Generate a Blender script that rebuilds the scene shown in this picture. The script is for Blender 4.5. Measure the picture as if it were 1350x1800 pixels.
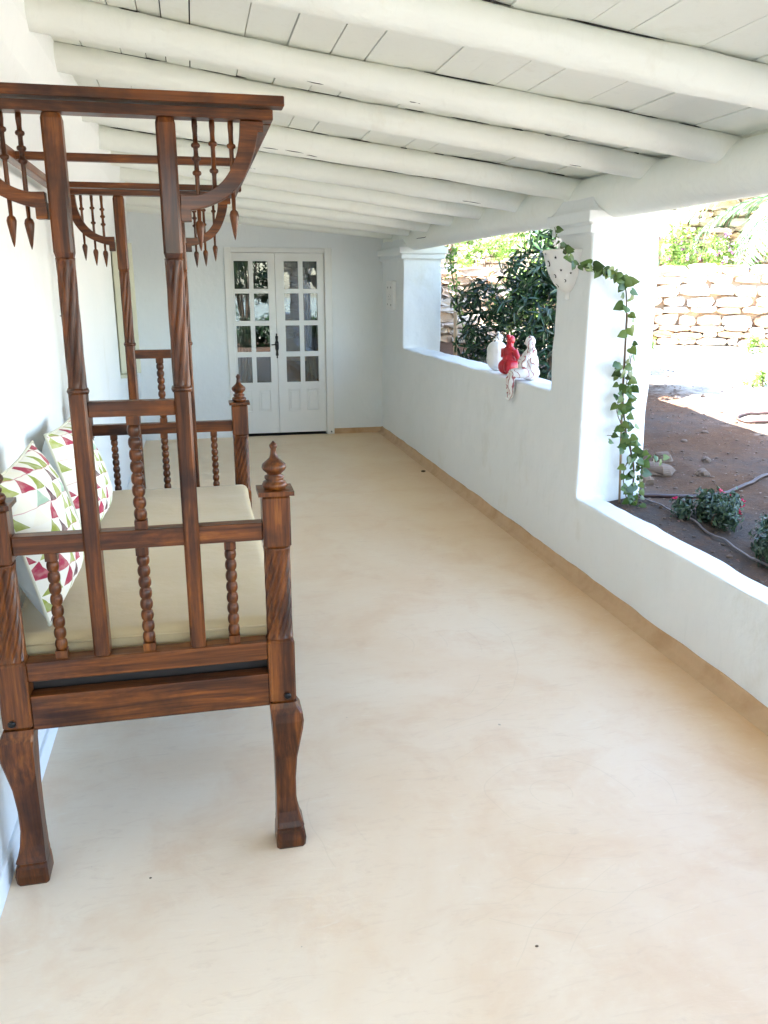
import bpy, bmesh, math, random
from mathutils import Vector, Matrix, noise
from math import sin, cos, pi, radians, sqrt, atan2
random.seed(7)
S = bpy.context.scene
for o in list(bpy.data.objects): bpy.data.objects.remove(o)
COL = S.collection
# ------------------------------------------------------------ camera
S.render.resolution_x, S.render.resolution_y = 768, 1024
cd = bpy.data.cameras.new('camera'); cam = bpy.data.objects.new('camera', cd); COL.objects.link(cam)
S.camera = cam
cd.sensor_fit = 'VERTICAL'; cd.sensor_height = 36.0; cd.lens = 36.0*1450.2/1800
cd.clip_start = 0.05; cd.clip_end = 2000
pit, yaw = radians(15.226), radians(12.626)
cam.location = (0, 0, 1.6)
cam.rotation_euler = (pi/2 - pit, 0, -yaw)
# ------------------------------------------------------------ world + sun
SUN_EL, SUN_AZ = radians(50), radians(-72)        # azimuth measured from +Y towards +X
W = bpy.data.worlds.new('World'); S.world = W; W.use_nodes = True
nt = W.node_tree; nt.nodes.clear()
sky = nt.nodes.new('ShaderNodeTexSky'); sky.sky_type = 'NISHITA'; sky.sun_disc = False
sky.sun_elevation = SUN_EL; sky.sun_rotation = SUN_AZ
sky.air_density = 1.0; sky.dust_density = 1.2
bg = nt.nodes.new('ShaderNodeBackground'); bg.inputs['Strength'].default_value = 0.125
wo = nt.nodes.new('ShaderNodeOutputWorld')
nt.links.new(sky.outputs[0], bg.inputs[0]); nt.links.new(bg.outputs[0], wo.inputs[0])
sd = bpy.data.lights.new('sun', 'SUN'); sd.energy = 5.0; sd.angle = radians(.5); sd.color = (1, .965, .91)
sun = bpy.data.objects.new('sun', sd); COL.objects.link(sun)
sv = Vector((sin(SUN_AZ)*cos(SUN_EL), cos(SUN_AZ)*cos(SUN_EL), sin(SUN_EL)))
sun.rotation_euler = sv.to_track_quat('Z', 'Y').to_euler(); sun.location = sv*30
S.view_settings.view_transform = 'Standard'; S.view_settings.look = 'None'
S.view_settings.exposure = 4.08; S.view_settings.gamma = 1
S.render.engine = 'CYCLES'
S.cycles.max_bounces = 12; S.cycles.diffuse_bounces = 8

# ------------------------------------------------------------ node helpers
class NT:
    def __init__(s, name):
        s.m = bpy.data.materials.new(name); s.m.use_nodes = True
        s.t = s.m.node_tree; s.p = s.t.nodes['Principled BSDF']; s.out = s.t.nodes['Material Output']
    def n(s, typ, **kw):
        nd = s.t.nodes.new(typ)
        for k, v in kw.items():
            if hasattr(nd, k): setattr(nd, k, v)
            else: nd.inputs[k].default_value = v
        return nd
    def l(s, a, b): s.t.links.new(a, b)
    def coord(s, kind='Object', scale=(1, 1, 1)):
        c = s.n('ShaderNodeTexCoord'); m = s.n('ShaderNodeMapping')
        m.inputs['Scale'].default_value = scale
        s.l(c.outputs[kind], m.inputs[0]); return m.outputs[0]
    def noise(s, vec, scale=5, detail=4, rough=.55, dist=0):
        n = s.n('ShaderNodeTexNoise'); n.inputs['Scale'].default_value = scale
        n.inputs['Detail'].default_value = detail; n.inputs['Roughness'].default_value = rough
        n.inputs['Distortion'].default_value = dist
        s.l(vec, n.inputs['Vector']); return n.outputs[0]
    def ramp(s, fac, stops):
        r = s.n('ShaderNodeValToRGB'); e = r.color_ramp.elements
        while len(e) < len(stops): e.new(.5)
        for el, (p, c) in zip(e, stops):
            el.position = p; el.color = (*c, 1) if len(c) == 3 else c
        s.l(fac, r.inputs[0]); return r.outputs[0]
    def mix(s, fac, a, b, mode='MIX'):
        m = s.n('ShaderNodeMix'); m.data_type = 'RGBA'; m.blend_type = mode
        for i, v in ((0, fac), (6, a), (7, b)):
            if isinstance(v, (int, float)): m.inputs[i].default_value = v
            elif isinstance(v, tuple): m.inputs[i].default_value = (*v, 1)
            else: s.l(v, m.inputs[i])
        return m.outputs[2]
    def math(s, op, a, b=None, c=None, clamp=False):
        m = s.n('ShaderNodeMath'); m.operation = op; m.use_clamp = clamp
        for i, v in enumerate((a, b, c)):
            if v is None: continue
            if isinstance(v, (int, float)): m.inputs[i].default_value = v
            else: s.l(v, m.inputs[i])
        return m.outputs[0]
    def bump(s, h, strength=.3, dist=.01, prev=None):
        b = s.n('ShaderNodeBump'); b.inputs['Strength'].default_value = strength
        b.inputs['Distance'].default_value = dist; s.l(h, b.inputs['Height'])
        if prev is not None: s.l(prev, b.inputs['Normal'])
        s.l(b.outputs[0], s.p.inputs['Normal']); return b.outputs[0]
    def base(s, c):
        if isinstance(c, tuple): s.p.inputs['Base Color'].default_value = (*c, 1)
        else: s.l(c, s.p.inputs['Base Color'])
    def rough(s, v):
        if isinstance(v, (int, float)): s.p.inputs['Roughness'].default_value = v
        else: s.l(v, s.p.inputs['Roughness'])

def plaster(name, c1, c2, bump=.5, rough=.75):
    m = NT(name); v = m.coord()
    n1 = m.noise(v, 1.3, 5); n2 = m.noise(v, 16, 6, .6); n3 = m.noise(v, 5, 3)
    c = m.mix(m.ramp(n1, [(.3, (0,)*3), (.7, (1,)*3)]), c1, c2)
    br = m.noise(m.coord('Object', (1, 1, .22)), 34, 5, .65, .8)      # brush strokes
    c = m.mix(m.math('MULTIPLY', m.ramp(br, [(.55, (0,)*3), (.75, (1,)*3)]), .35), c, tuple(x*.9 for x in c2))
    st = m.noise(m.coord('Object', (1.3, 1.3, .8)), 2.1, 7, .7)       # old stains
    c = m.mix(m.math('MULTIPLY', m.ramp(st, [(.60, (0,)*3), (.74, (1,)*3)]), .45), c, (c2[0]*.84, c2[1]*.80, c2[2]*.72))
    m.base(c); m.rough(rough)
    b = m.bump(n2, bump, .005); b = m.bump(br, bump*.5, .003, b); m.bump(n3, bump, .016, b)
    return m.m
M = {}
M['wall'] = plaster('white limewash', (.80, .815, .815), (.76, .785, .785))
M['ceil'] = plaster('cream white limewash', (.81, .82, .765), (.78, .79, .72), .35)
M['log'] = plaster('limewashed log', (.83, .845, .79), (.80, .80, .73), .7, .6)
M['crack'] = plaster('dark crack', (.03, .025, .02), (.02, .02, .02))

def floor_mat():
    m = NT('polished cement'); v = m.coord()
    n1 = m.noise(v, .9, 6, .6, .6); n2 = m.noise(v, 3.2, 7, .65, .5); n3 = m.noise(v, 60, 3)
    c = m.mix(m.ramp(n1, [(.35, (0,)*3), (.65, (1,)*3)]), (.77, .57, .38), (.83, .685, .52))
    c = m.mix(m.math('MULTIPLY', m.ramp(n2, [(.5, (0,)*3), (.72, (1,)*3)]), .55), c, (.70, .46, .28))
    # ochre wash kept along the parapet foot; far tan painted paler to offset weak light
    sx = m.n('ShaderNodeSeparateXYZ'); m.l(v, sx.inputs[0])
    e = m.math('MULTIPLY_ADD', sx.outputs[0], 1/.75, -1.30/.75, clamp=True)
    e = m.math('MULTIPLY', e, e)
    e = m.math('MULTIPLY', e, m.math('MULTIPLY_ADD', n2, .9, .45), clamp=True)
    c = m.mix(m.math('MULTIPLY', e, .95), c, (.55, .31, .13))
    far = m.math('MULTIPLY_ADD', sx.outputs[1], 1/6., -.35, clamp=True)
    c = m.mix(m.math('MULTIPLY', far, m.math('MULTIPLY_ADD', n1, .6, .25)), c, (.84, .64, .40))
    # trowel arcs: rings about a few hand positions
    h = None
    for cx, cy, r0, f, w in ((1.25, 1.15, .2, 9, .012), (1.05, 2.2, .25, 7.3, .012), (.6, 3.4, .3, 6.1, .014), (1.5, 4.6, .3, 6.7, .014)):
        dx = m.math('SUBTRACT', sx.outputs[0], cx); dy = m.math('SUBTRACT', sx.outputs[1], cy)
        d = m.math('SQRT', m.math('ADD', m.math('MULTIPLY', dx, dx), m.math('MULTIPLY', dy, dy)))
        d = m.math('ADD', d, m.math('MULTIPLY', m.noise(v, 1.7, 2), .25))
        fr = m.math('FRACT', m.math('MULTIPLY', d, f))
        ln = m.math('LESS_THAN', m.math('ABSOLUTE', m.math('SUBTRACT', fr, .5)), w)
        near = m.math('LESS_THAN', d, .95)
        gate = m.math('GREATER_THAN', m.noise(v, 1.1 + cx*.2, 1), .55)
        k = m.math('MULTIPLY', m.math('MULTIPLY', ln, near), gate)
        h = k if h is None else m.math('MAXIMUM', h, k)
    c = m.mix(m.math('MULTIPLY', h, .15), c, (.50, .38, .24))
    v3 = m.coord('Object', (3.0, 11.0, 1)); tr = m.noise(v3, 2.2, 8, .72, 1.6)
    c = m.mix(m.math('MULTIPLY', m.ramp(tr, [(.54, (0,)*3), (.72, (1,)*3)]), .38), c, (.62, .44, .30))
    c = m.mix(m.math('MULTIPLY', m.ramp(tr, [(.28, (1,)*3), (.42, (0,)*3)]), .30), c, (.86, .77, .65))
    st = m.noise(v, 7.5, 3, .5); c = m.mix(m.math('MULTIPLY', m.ramp(st, [(.74, (0,)*3), (.78, (1,)*3)]), .5), c, (.52, .34, .22))
    sp = m.noise(v, 38, 1, .3)
    spots = m.math('GREATER_THAN', sp, .84)
    c = m.mix(m.math('MULTIPLY', spots, .6), c, (.28, .2, .14))
    m.base(c); m.rough(m.math('MULTIPLY_ADD', n2, .25, .33))
    m.p.inputs['Specular IOR Level'].default_value = .45
    b = m.bump(n2, .25, .006); b = m.bump(tr, .3, .003, b); m.bump(n3, .08, .002, b)
    return m.m
M['floor'] = floor_mat()
def skirt_mat():
    m = NT('ochre cement'); v = m.coord()
    n = m.noise(v, 4, 6, .6)
    m.base(m.ramp(n, [(.3, (.50, .30, .15)), (.5, (.56, .36, .20)), (.72, (.44, .25, .11))])); m.rough(.5)
    m.bump(m.noise(v, 25, 4), .3, .004); return m.m
M['skirt'] = skirt_mat()

def wood(name, axis):
    m = NT(name)
    sc = [13, 13, 13]; sc[axis] = 1.3
    v = m.coord('Object', tuple(sc)); g = m.coord()
    sc2 = [60, 60, 60]; sc2[axis] = 1.6
    v2 = m.coord('Object', tuple(sc2))
    n1 = m.noise(v, 1.7, 7, .68, 1.0); n2 = m.noise(v2, 1.6, 4, .65); n3 = m.noise(g, 5.5, 4, .6)
    c = m.ramp(n1, [(.26, (.020, .006, .003)), (.42, (.075, .021, .006)), (.58, (.165, .046, .008)), (.80, (.36, .118, .019))])
    c = m.mix(m.math('MULTIPLY', m.ramp(n2, [(.35, (1,)*3), (.6, (0,)*3)]), .55), c, (.010, .003, .002))
    c = m.mix(m.math('MULTIPLY', m.ramp(n3, [(.5, (0,)*3), (.68, (1,)*3)]), .65), c, (.010, .003, .002))
    m.base(c); m.rough(m.math('MULTIPLY_ADD', n3, .2, .30))
    m.p.inputs['Coat Weight'].default_value = .32; m.p.inputs['Coat Roughness'].default_value = .15; m.p.inputs['Specular IOR Level'].default_value = .15
    b = m.bump(n1, .35, .003); m.bump(n2, .4, .0015, b)
    return m.m
WX, WY, WZ = wood('varnished wood cross grain', 0), wood('varnished wood long grain', 1), wood('varnished wood upright grain', 2)
def simple(name, c, rough=.5, metal=0, bump=0, bs=30, var=0):
    m = NT(name)
    if var:
        n = m.noise(m.coord(), 9, 4)
        m.base(m.mix(n, tuple(x*(1-var) for x in c), tuple(min(1, x*(1+var)) for x in c)))
    else: m.base(c)
    m.rough(rough); m.p.inputs['Metallic'].default_value = metal
    if bump: m.bump(m.noise(m.coord(), bs, 4), bump, .004)
    return m.m
M['platform'] = simple('dark board', (.02, .012, .008), .6, var=.3)
M['iron'] = simple('black iron', (.015, .013, .012), .4, .6, .2)
M['doorpaint'] = simple('white gloss paint', (.78, .77, .73), .38, 0, .1, 12, .03)
M['shutter'] = simple('cream shutter paint', (.50, .49, .37), .5, 0, .2, 30, .06)
M['hose'] = simple('brown hose', (.045, .02, .015), .45, 0, .2, 40, .2)
M['pipe'] = simple('grey drip pipe', (.14, .11, .10), .4)
M['bamboo'] = simple('dry stake', (.34, .22, .12), .6, 0, .3, 60, .3)
M['stem'] = simple('woody stem', (.10, .06, .035), .7, 0, .4, 50, .3)
M['bark'] = simple('bark', (.13, .09, .06), .85, 0, .8, 30, .3)
M['dark'] = simple('unlit hole', (.01, .01, .01), .9)
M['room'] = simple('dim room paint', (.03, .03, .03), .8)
M['ceramic'] = simple('white ceramic', (.80, .79, .77), .35, 0, .25, 18, .03)
M['red'] = simple('red glaze', (.42, .008, .018), .30, 0, .5, 28, .35)
M['curtain'] = simple('grey linen curtain', (.17, .17, .14), .85, 0, .3, 90, .1)

def fabric(name, c, var=.06, bs=350):
    m = NT(name); v = m.coord()
    n = m.noise(v, 4, 4); w = m.noise(v, bs, 2)
    m.base(m.mix(n, tuple(x*(1-var) for x in c), tuple(x*(1+var) for x in c))); m.rough(.85)
    m.p.inputs['Sheen Weight'].default_value = .2
    b = m.bump(w, .25, .001); m.bump(m.noise(v, 6, 4), .5, .012, b); return m.m
M['mattress'] = fabric('oatmeal cotton', (.50, .375, .205))
M['cushback'] = fabric('grey blue linen', (.42, .44, .43))
M['piping'] = fabric('pale piping', (.55, .53, .42))
def pattern():
    m = NT('triangle print'); tc = m.n('ShaderNodeTexCoord'); mp = m.n('ShaderNodeMapping')
    mp.inputs['Rotation'].default_value = (0, 0, radians(8)); m.l(tc.outputs['UV'], mp.inputs[0])
    sx = m.n('ShaderNodeSeparateXYZ'); m.l(mp.outputs[0], sx.inputs[0])
    wob = m.noise(mp.outputs[0], 5, 2)
    U = m.math('MULTIPLY', m.math('ADD', sx.outputs[0], m.math('MULTIPLY', wob, .05)), 7.0)
    V = m.math('MULTIPLY', m.math('ADD', sx.outputs[1], m.math('MULTIPLY', wob, .06)), 9.0)
    row = m.math('FLOOR', V); fv = m.math('FRACT', V)
    U2 = m.math('ADD', U, m.math('MULTIPLY', m.math('MODULO', m.math('ABSOLUTE', row), 2.0), .5))
    cu = m.math('FLOOR', U2); fu = m.math('FRACT', U2)
    tri = m.math('LESS_THAN', m.math('ABSOLUTE', m.math('SUBTRACT', fu, .5)), m.math('MULTIPLY', m.math('SUBTRACT', 1.0, fv), .46))
    cb = m.n('ShaderNodeCombineXYZ'); m.l(cu, cb.inputs[0]); m.l(row, cb.inputs[1])
    wn = m.n('ShaderNodeTexWhiteNoise'); wn.noise_dimensions = '3D'; m.l(cb.outputs[0], wn.inputs[0])
    r = m.n('ShaderNodeValToRGB'); r.color_ramp.interpolation = 'CONSTANT'; e = r.color_ramp.elements
    st = [(0, (.38, .03, .07)), (.28, (.28, .33, .05)), (.54, (.09, .015, .03)), (.63, (.80, .76, .64)), (.80, (.36, .40, .10)), (.97, (.36, .50, .38))]
    while len(e) < len(st): e.new(.5)
    for el, (p, c) in zip(e, st): el.position = p; el.color = (*c, 1)
    m.l(wn.outputs[0], r.inputs[0])
    wash = m.noise(mp.outputs[0], 14, 5)
    col = m.mix(m.math('MULTIPLY', m.ramp(wash, [(.45, (0,)*3), (.7, (1,)*3)]), .35), r.outputs[0], (.8, .72, .6))
    c = m.mix(tri, (.80, .77, .68), col)
    tail = m.math('LESS_THAN', m.math('ABSOLUTE', m.math('SUBTRACT', m.math('FRACT', m.math('MULTIPLY', V, .5)), .5)), .012)
    c = m.mix(m.math('MULTIPLY', tail, .6), c, (.5, .1, .15))
    m.base(c); m.rough(.85)
    v = m.coord(); b = m.bump(m.noise(v, 350, 2), .2, .001); m.bump(m.noise(v, 9, 4), .5, .01, b)
    return m.m
M['pattern'] = pattern()

def leafmat(name, cols, trans=.25, rough=.4):
    m = NT(name); g = m.n('ShaderNodeNewGeometry')
    stops = [(i/(len(cols)-1) if len(cols) > 1 else 0, c) for i, c in enumerate(cols)]
    c = m.ramp(g.outputs['Random Per Island'], stops)
    m.base(c); m.rough(rough)
    tr = m.n('ShaderNodeBsdfTranslucent'); m.l(c, tr.inputs[0])
    mx = m.n('ShaderNodeMixShader'); mx.inputs[0].default_value = trans
    m.l(m.p.outputs[0], mx.inputs[1]); m.l(tr.outputs[0], mx.inputs[2]); m.l(mx.outputs[0], m.out.inputs[0])
    return m.m
M['vineleaf'] = leafmat('vine leaf', [(.025, .055, .008), (.045, .09, .014), (.075, .13, .024), (.13, .17, .035)], .2)
M['bushleaf'] = leafmat('dark glossy leaf', [(.008, .022, .006), (.016, .042, .012), (.028, .07, .02)], .15, .35)
M['lightleaf'] = leafmat('light green leaf', [(.10, .18, .03), (.16, .27, .05), (.22, .34, .09)], .3)
M['greyleaf'] = leafmat('grey green leaf', [(.02, .04, .018), (.035, .065, .028), (.06, .095, .045)], .2)
M['palmleaf'] = leafmat('palm leaflet', [(.10, .20, .10), (.14, .26, .14), (.2, .3, .17)], .3)
M['redflower'] = leafmat('red petal', [(.5, .01, .05), (.6, .03, .12)], .2)
M['magenta'] = leafmat('magenta bract', [(.40, .12, .40), (.55, .25, .52)], .3)
M['whiteflower'] = leafmat('white petal', [(.8, .75, .72), (.85, .8, .8)], .3)
M['litter'] = leafmat('dry litter', [(.10, .06, .035), (.14, .10, .07), (.24, .18, .14), (.18, .05, .04)], 0, .8)
def stone_mat():
    m = NT('limestone'); g = m.n('ShaderNodeNewGeometry'); v = m.coord()
    c = m.ramp(g.outputs['Random Per Island'], [(0, (.50, .36, .24)), (.3, (.58, .50, .41)), (.6, (.64, .57, .48)), (.85, (.54, .38, .24)), (1, (.66, .61, .55))])
    n = m.noise(v, 6, 6, .65)
    c = m.mix(m.math('MULTIPLY', m.ramp(n, [(.45, (0,)*3), (.65, (1,)*3)]), .5), c, (.42, .20, .09))
    m.base(c); m.rough(.9); m.bump(m.noise(v, 18, 6, .65), .9, .02); return m.m
M['stone'] = stone_mat()
M['fieldrock'] = simple('earthy field rock', (.12, .080, .055), .95, 0, .9, 20, .4)
M['mortar'] = simple('earth joint', (.60, .44, .31), .95, 0, .8, 20, .3)
def ground_mat():
    m = NT('bare garden soil'); v = m.coord()
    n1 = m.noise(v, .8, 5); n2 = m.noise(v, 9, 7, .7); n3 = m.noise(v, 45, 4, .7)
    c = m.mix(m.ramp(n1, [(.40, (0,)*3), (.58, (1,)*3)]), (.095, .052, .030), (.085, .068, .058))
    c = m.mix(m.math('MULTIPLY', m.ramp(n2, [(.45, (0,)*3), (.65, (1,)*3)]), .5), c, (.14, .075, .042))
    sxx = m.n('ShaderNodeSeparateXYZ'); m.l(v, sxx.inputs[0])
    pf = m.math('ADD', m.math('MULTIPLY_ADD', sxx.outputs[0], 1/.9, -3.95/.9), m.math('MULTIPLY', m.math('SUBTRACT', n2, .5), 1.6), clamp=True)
    c = m.mix(pf, c, (.44, .41, .35))  # sunlit soil painted paler than the shaded strip by the wall
    c = m.mix(m.ramp(n3, [(.60, (0,)*3), (.66, (.8,)*3)]), c, (.13, .10, .08))
    m.p.inputs['Specular IOR Level'].default_value = .1
    m.base(c); m.rough(.95)
    b = m.bump(n2, .7, .03); m.bump(n3, .8, .012, b); return m.m
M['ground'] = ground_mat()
def glass_mat():
    m = NT('window glass'); m.t.nodes.remove(m.p)
    gl = m.n('ShaderNodeBsdfGlossy'); gl.inputs['Roughness'].default_value = .01
    tr = m.n('ShaderNodeBsdfTransparent'); tr.inputs[0].default_value = (.8, .83, .82, 1)
    mx = m.n('ShaderNodeMixShader'); mx.inputs[0].default_value = .08
    m.l(tr.outputs[0], mx.inputs[1]); m.l(gl.outputs[0], mx.inputs[2]); m.l(mx.outputs[0], m.out.inputs[0]); return m.m
M['glass'] = glass_mat()
def streaked():
    m = NT('white glaze with red and dark drips'); v = m.coord()
    w = m.n('ShaderNodeTexWave'); w.inputs['Scale'].default_value = 9; w.inputs['Distortion'].default_value = 14
    w.inputs['Detail'].default_value = 2; w.inputs['Detail Scale'].default_value = 1.2; m.l(v, w.inputs[0])
    k = m.math('GREATER_THAN', w.outputs[1], .93)
    k2 = m.math('GREATER_THAN', m.noise(v, 22, 2), .60)
    c = m.mix(m.math('MULTIPLY', k, .9), (.78, .76, .74), (.30, .02, .03))
    c = m.mix(m.math('MULTIPLY', k2, .2), c, (.62, .22, .20))
    m.base(c); m.rough(.35); return m.m
M['streak'] = streaked()
def speck():
    m = NT('white glaze with black curls'); v = m.coord()
    k = m.math('GREATER_THAN', m.noise(v, 70, 2), .56)
    m.base(m.mix(k, (.72, .72, .7), (.03, .03, .04))); m.rough(.35); return m.m
M['speck'] = speck()

# ------------------------------------------------------------ mesh helpers
def link(o, parent=None):
    COL.objects.link(o)
    if parent is not None: o.parent = parent
    return o
class MB:
    def __init__(s): s.v = []; s.f = []; s.sm = []; s.mi = []; s.cur = 0
    def add(s, vs, fs, smooth=False):
        o = len(s.v); s.v += [tuple(v) for v in vs]
        s.f += [tuple(i+o for i in f) for f in fs]; s.sm += [smooth]*len(fs); s.mi += [s.cur]*len(fs)
    def box(s, x0, x1, y0, y1, z0, z1):
        s.add([(x, y, z) for x in (x0, x1) for y in (y0, y1) for z in (z0, z1)],
              [(0, 1, 3, 2), (4, 6, 7, 5), (0, 4, 5, 1), (2, 3, 7, 6), (0, 2, 6, 4), (1, 5, 7, 3)])
    def rings(s, R, smooth=True, cap=True, close=True):
        n = len(R[0]); vs = [p for r in R for p in r]; fs = []
        for i in range(len(R)-1):
            for j in range(n if close else n-1):
                k = (j+1) % n
                fs.append((i*n+j, i*n+k, (i+1)*n+k, (i+1)*n+j))
        s.add(vs, fs, smooth)
        if cap and close:
            b = len(s.v)-len(vs)
            s.f.append(tuple(range(b+n-1, b-1, -1))); s.sm.append(False); s.mi.append(s.cur)
            s.f.append(tuple(range(b+(len(R)-1)*n, b+len(R)*n))); s.sm.append(False); s.mi.append(s.cur)
    def lathe(s, cx, cy, prof, seg=16):
        s.rings([[(cx+r*cos(2*pi*j/seg), cy+r*sin(2*pi*j/seg), z) for j in range(seg)] for z, r in prof])
    def tube(s, pts, rad, seg=8, smooth=True):
        pts = [Vector(p) for p in pts]; R = []
        t0 = (pts[1]-pts[0]).normalized(); up = Vector((0, 0, 1)) if abs(t0.z) < .9 else Vector((1, 0, 0))
        nrm = (up - t0*up.dot(t0)).normalized()
        for i, p in enumerate(pts):
            t = (pts[min(i+1, len(pts)-1)]-pts[max(i-1, 0)]).normalized()
            nrm = (nrm - t*nrm.dot(t)).normalized(); b = t.cross(nrm)
            r = rad[i] if isinstance(rad, (list, tuple)) else rad
            R.append([p+nrm*(r*cos(2*pi*j/seg))+b*(r*sin(2*pi*j/seg)) for j in range(seg)])
        s.rings(R, smooth)
    def build(s, name, mats, parent=None, bevel=0, loc=None):
        me = bpy.data.meshes.new(name); me.from_pydata(s.v, [], s.f)
        me.polygons.foreach_set('use_smooth', s.sm)
        if not isinstance(mats, (list, tuple)): mats = [mats]
        for m in mats: me.materials.append(m)
        if len(mats) > 1: me.polygons.foreach_set('material_index', s.mi)
        me.update(); o = bpy.data.objects.new(name, me); link(o, parent)
        if loc: o.location = loc
        if bevel:
            b = o.modifiers.new('bevel', 'BEVEL'); b.width = bevel; b.segments = 2; b.limit_method = 'ANGLE'; b.angle_limit = radians(50)
            b.harden_normals = True
        bm = bmesh.new(); bm.from_mesh(me); bmesh.ops.recalc_face_normals(bm, faces=bm.faces); bm.to_mesh(me); bm.free()
        return o
def tag(o, label=None, cat=None, group=None, kind=None):
    if label: o['label'] = label
    if cat: o['category'] = cat
    if group: o['group'] = group
    if kind: o['kind'] = kind
    elif cat: o['kind'] = 'thing'
    return o
def empty(name, loc, label, cat, group=None):
    o = bpy.data.objects.new(name, None); link(o); o.location = loc; o.empty_display_size = .1
    return tag(o, label, cat, group)
def box(name, mat, parent, x0, x1, y0, y1, z0, z1, bevel=.003):
    m = MB(); m.box(x0, x1, y0, y1, z0, z1); return m.build(name, mat, parent, bevel)
def bezier(pts, n):
    """Catmull-Rom through pts"""
    P = [Vector(p) for p in pts]; P = [P[0]*2-P[1]]+P+[P[-1]*2-P[-2]]; out = []
    for i in range(1, len(P)-2):
        for k in range(n):
            t = k/n
            out.append(.5*((2*P[i])+(-P[i-1]+P[i+1])*t+(2*P[i-1]-5*P[i]+4*P[i+1]-P[i+2])*t*t+(-P[i-1]+3*P[i]-3*P[i+1]+P[i+2])*t**3))
    out.append(P[-2]); return out
def sstep(a, b, x):
    t = max(0, min(1, (x-a)/(b-a))); return t*t*(3-2*t)

def remeshed(m, voxel, disp=0, dfreq=3.0, sm=3):
    """voxel-fuse the collected solids and return plain vertex/face lists, softly uneven"""
    me = bpy.data.meshes.new('tmp'); me.from_pydata(m.v, [], m.f)
    bm = bmesh.new(); bm.from_mesh(me); bmesh.ops.recalc_face_normals(bm, faces=bm.faces); bm.to_mesh(me); bm.free()
    o = bpy.data.objects.new('tmp', me); COL.objects.link(o)
    r = o.modifiers.new('r', 'REMESH'); r.mode = 'VOXEL'; r.voxel_size = voxel
    s2 = o.modifiers.new('s', 'SMOOTH'); s2.iterations = sm; s2.factor = .5
    dg = bpy.context.evaluated_depsgraph_get(); dg.update()
    ev = o.evaluated_get(dg); em = ev.to_mesh()
    vs = [v.co.copy() for v in em.vertices]; fs = [tuple(p.vertices) for p in em.polygons]
    ns = [v.normal.copy() for v in em.vertices]
    ev.to_mesh_clear(); bpy.data.objects.remove(o); bpy.data.meshes.remove(me)
    if disp:
        vs = [v+n*(disp*noise.noise(v*dfreq)+disp*.5*noise.noise(v*dfreq*2.7)) for v, n in zip(vs, ns)]
    return vs, fs

def submesh(vs, fs, name, mat, parent=None):
    used = {}; nv = []; nf = []
    for f in fs:
        t = []
        for i in f:
            if i not in used: used[i] = len(nv); nv.append(vs[i])
            t.append(used[i])
        nf.append(t)
    m = MB(); m.add(nv, nf, True)
    me = bpy.data.meshes.new(name); me.from_pydata(m.v, [], m.f); me.polygons.foreach_set('use_smooth', [True]*len(nf))
    me.materials.append(mat); me.update(); o = bpy.data.objects.new(name, me); return link(o, parent)

# ------------------------------------------------------------ ground
N28 = (sin(radians(28)), cos(radians(28))); T28 = (cos(radians(28)), -sin(radians(28)))
def D(x, y): return x*N28[0]+y*N28[1]
def g(x, y):
    d = D(x, y)
    z = .37+.075*max(0, min(d, 11.2)-4) + .02*sstep(2.2, 4, x)
    z += .85*sstep(11.12, 11.3, d) + 1.15*sstep(12.62, 12.8, d) + max(0, d-13)*.16*min(1, 60/max(60, d))
    z += .02*noise.noise(Vector((x*1.3, y*1.3, 0))) + .016*noise.noise(Vector((x*5, y*5, 3))) + .009*noise.noise(Vector((x*13, y*13, 8)))
    z = z*sstep(-4.4, -2.8, y) + (-.12)*(1-sstep(-4.4, -2.8, y))
    ins = 1 if (x < 2.06 and y < 13 and y > -2.9) or (x < 2.3 and 9.1 < y < 12.4) else 0
    if y <= -2.9 and (x < 2.06 or y < -12): return max(-.12-.25*max(0, -y-12.5), -30)
    return -.16 if ins else z
xs = [-300, -150, -80, -40, -20, -12, -8, -5, -3, -1, 1, 1.8, 2.05, 2.09] + [2.09+.05*i for i in range(1, 79)] + [6.1+.18*i for i in range(34)] + [13, 15, 18, 22, 30, 45, 80, 150, 300]
ys = [-300, -150, -80, -40, -20, -12, -8, -5, -4.4, -3.8, -3.2, -2.9, -2.4, -1.9] + [-1.5+.25*i for i in range(12)] + [1.5+.06*i for i in range(110)]+[8.1+.11*i for i in range(48)] + [13.6+.4*i for i in range(10)] + [19, 22, 30, 45, 80, 150, 300]
mb = MB(); nx = len(xs)
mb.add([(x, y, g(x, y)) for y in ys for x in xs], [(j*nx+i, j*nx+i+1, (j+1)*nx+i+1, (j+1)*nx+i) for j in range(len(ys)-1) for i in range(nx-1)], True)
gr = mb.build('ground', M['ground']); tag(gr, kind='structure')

mb = MB(); mb.add([(-1500, -1800, -20), (1500, -1800, -20), (1500, -60, -20), (-1500, -60, -20)], [(0, 1, 2, 3)])
se = mb.build('sea', simple('sea water', (.02, .06, .09), .15, 0, .5, .6)); tag(se, kind='structure')
# ------------------------------------------------------------ floor
YB = 9.17; XL = -.60; XR = 2.035
mb = MB(); mb.add([(XL-.02, -2.8, 0), (XR+.03, -2.8, 0), (XR+.03, YB+.02, 0), (XL-.02, YB+.02, 0)], [(0, 1, 2, 3)])
mb.box(XL-.02, XR+.03, -2.8, YB+.02, -.14, -.004)
fl = mb.build('floor', M['floor']); tag(fl, kind='structure')

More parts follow.
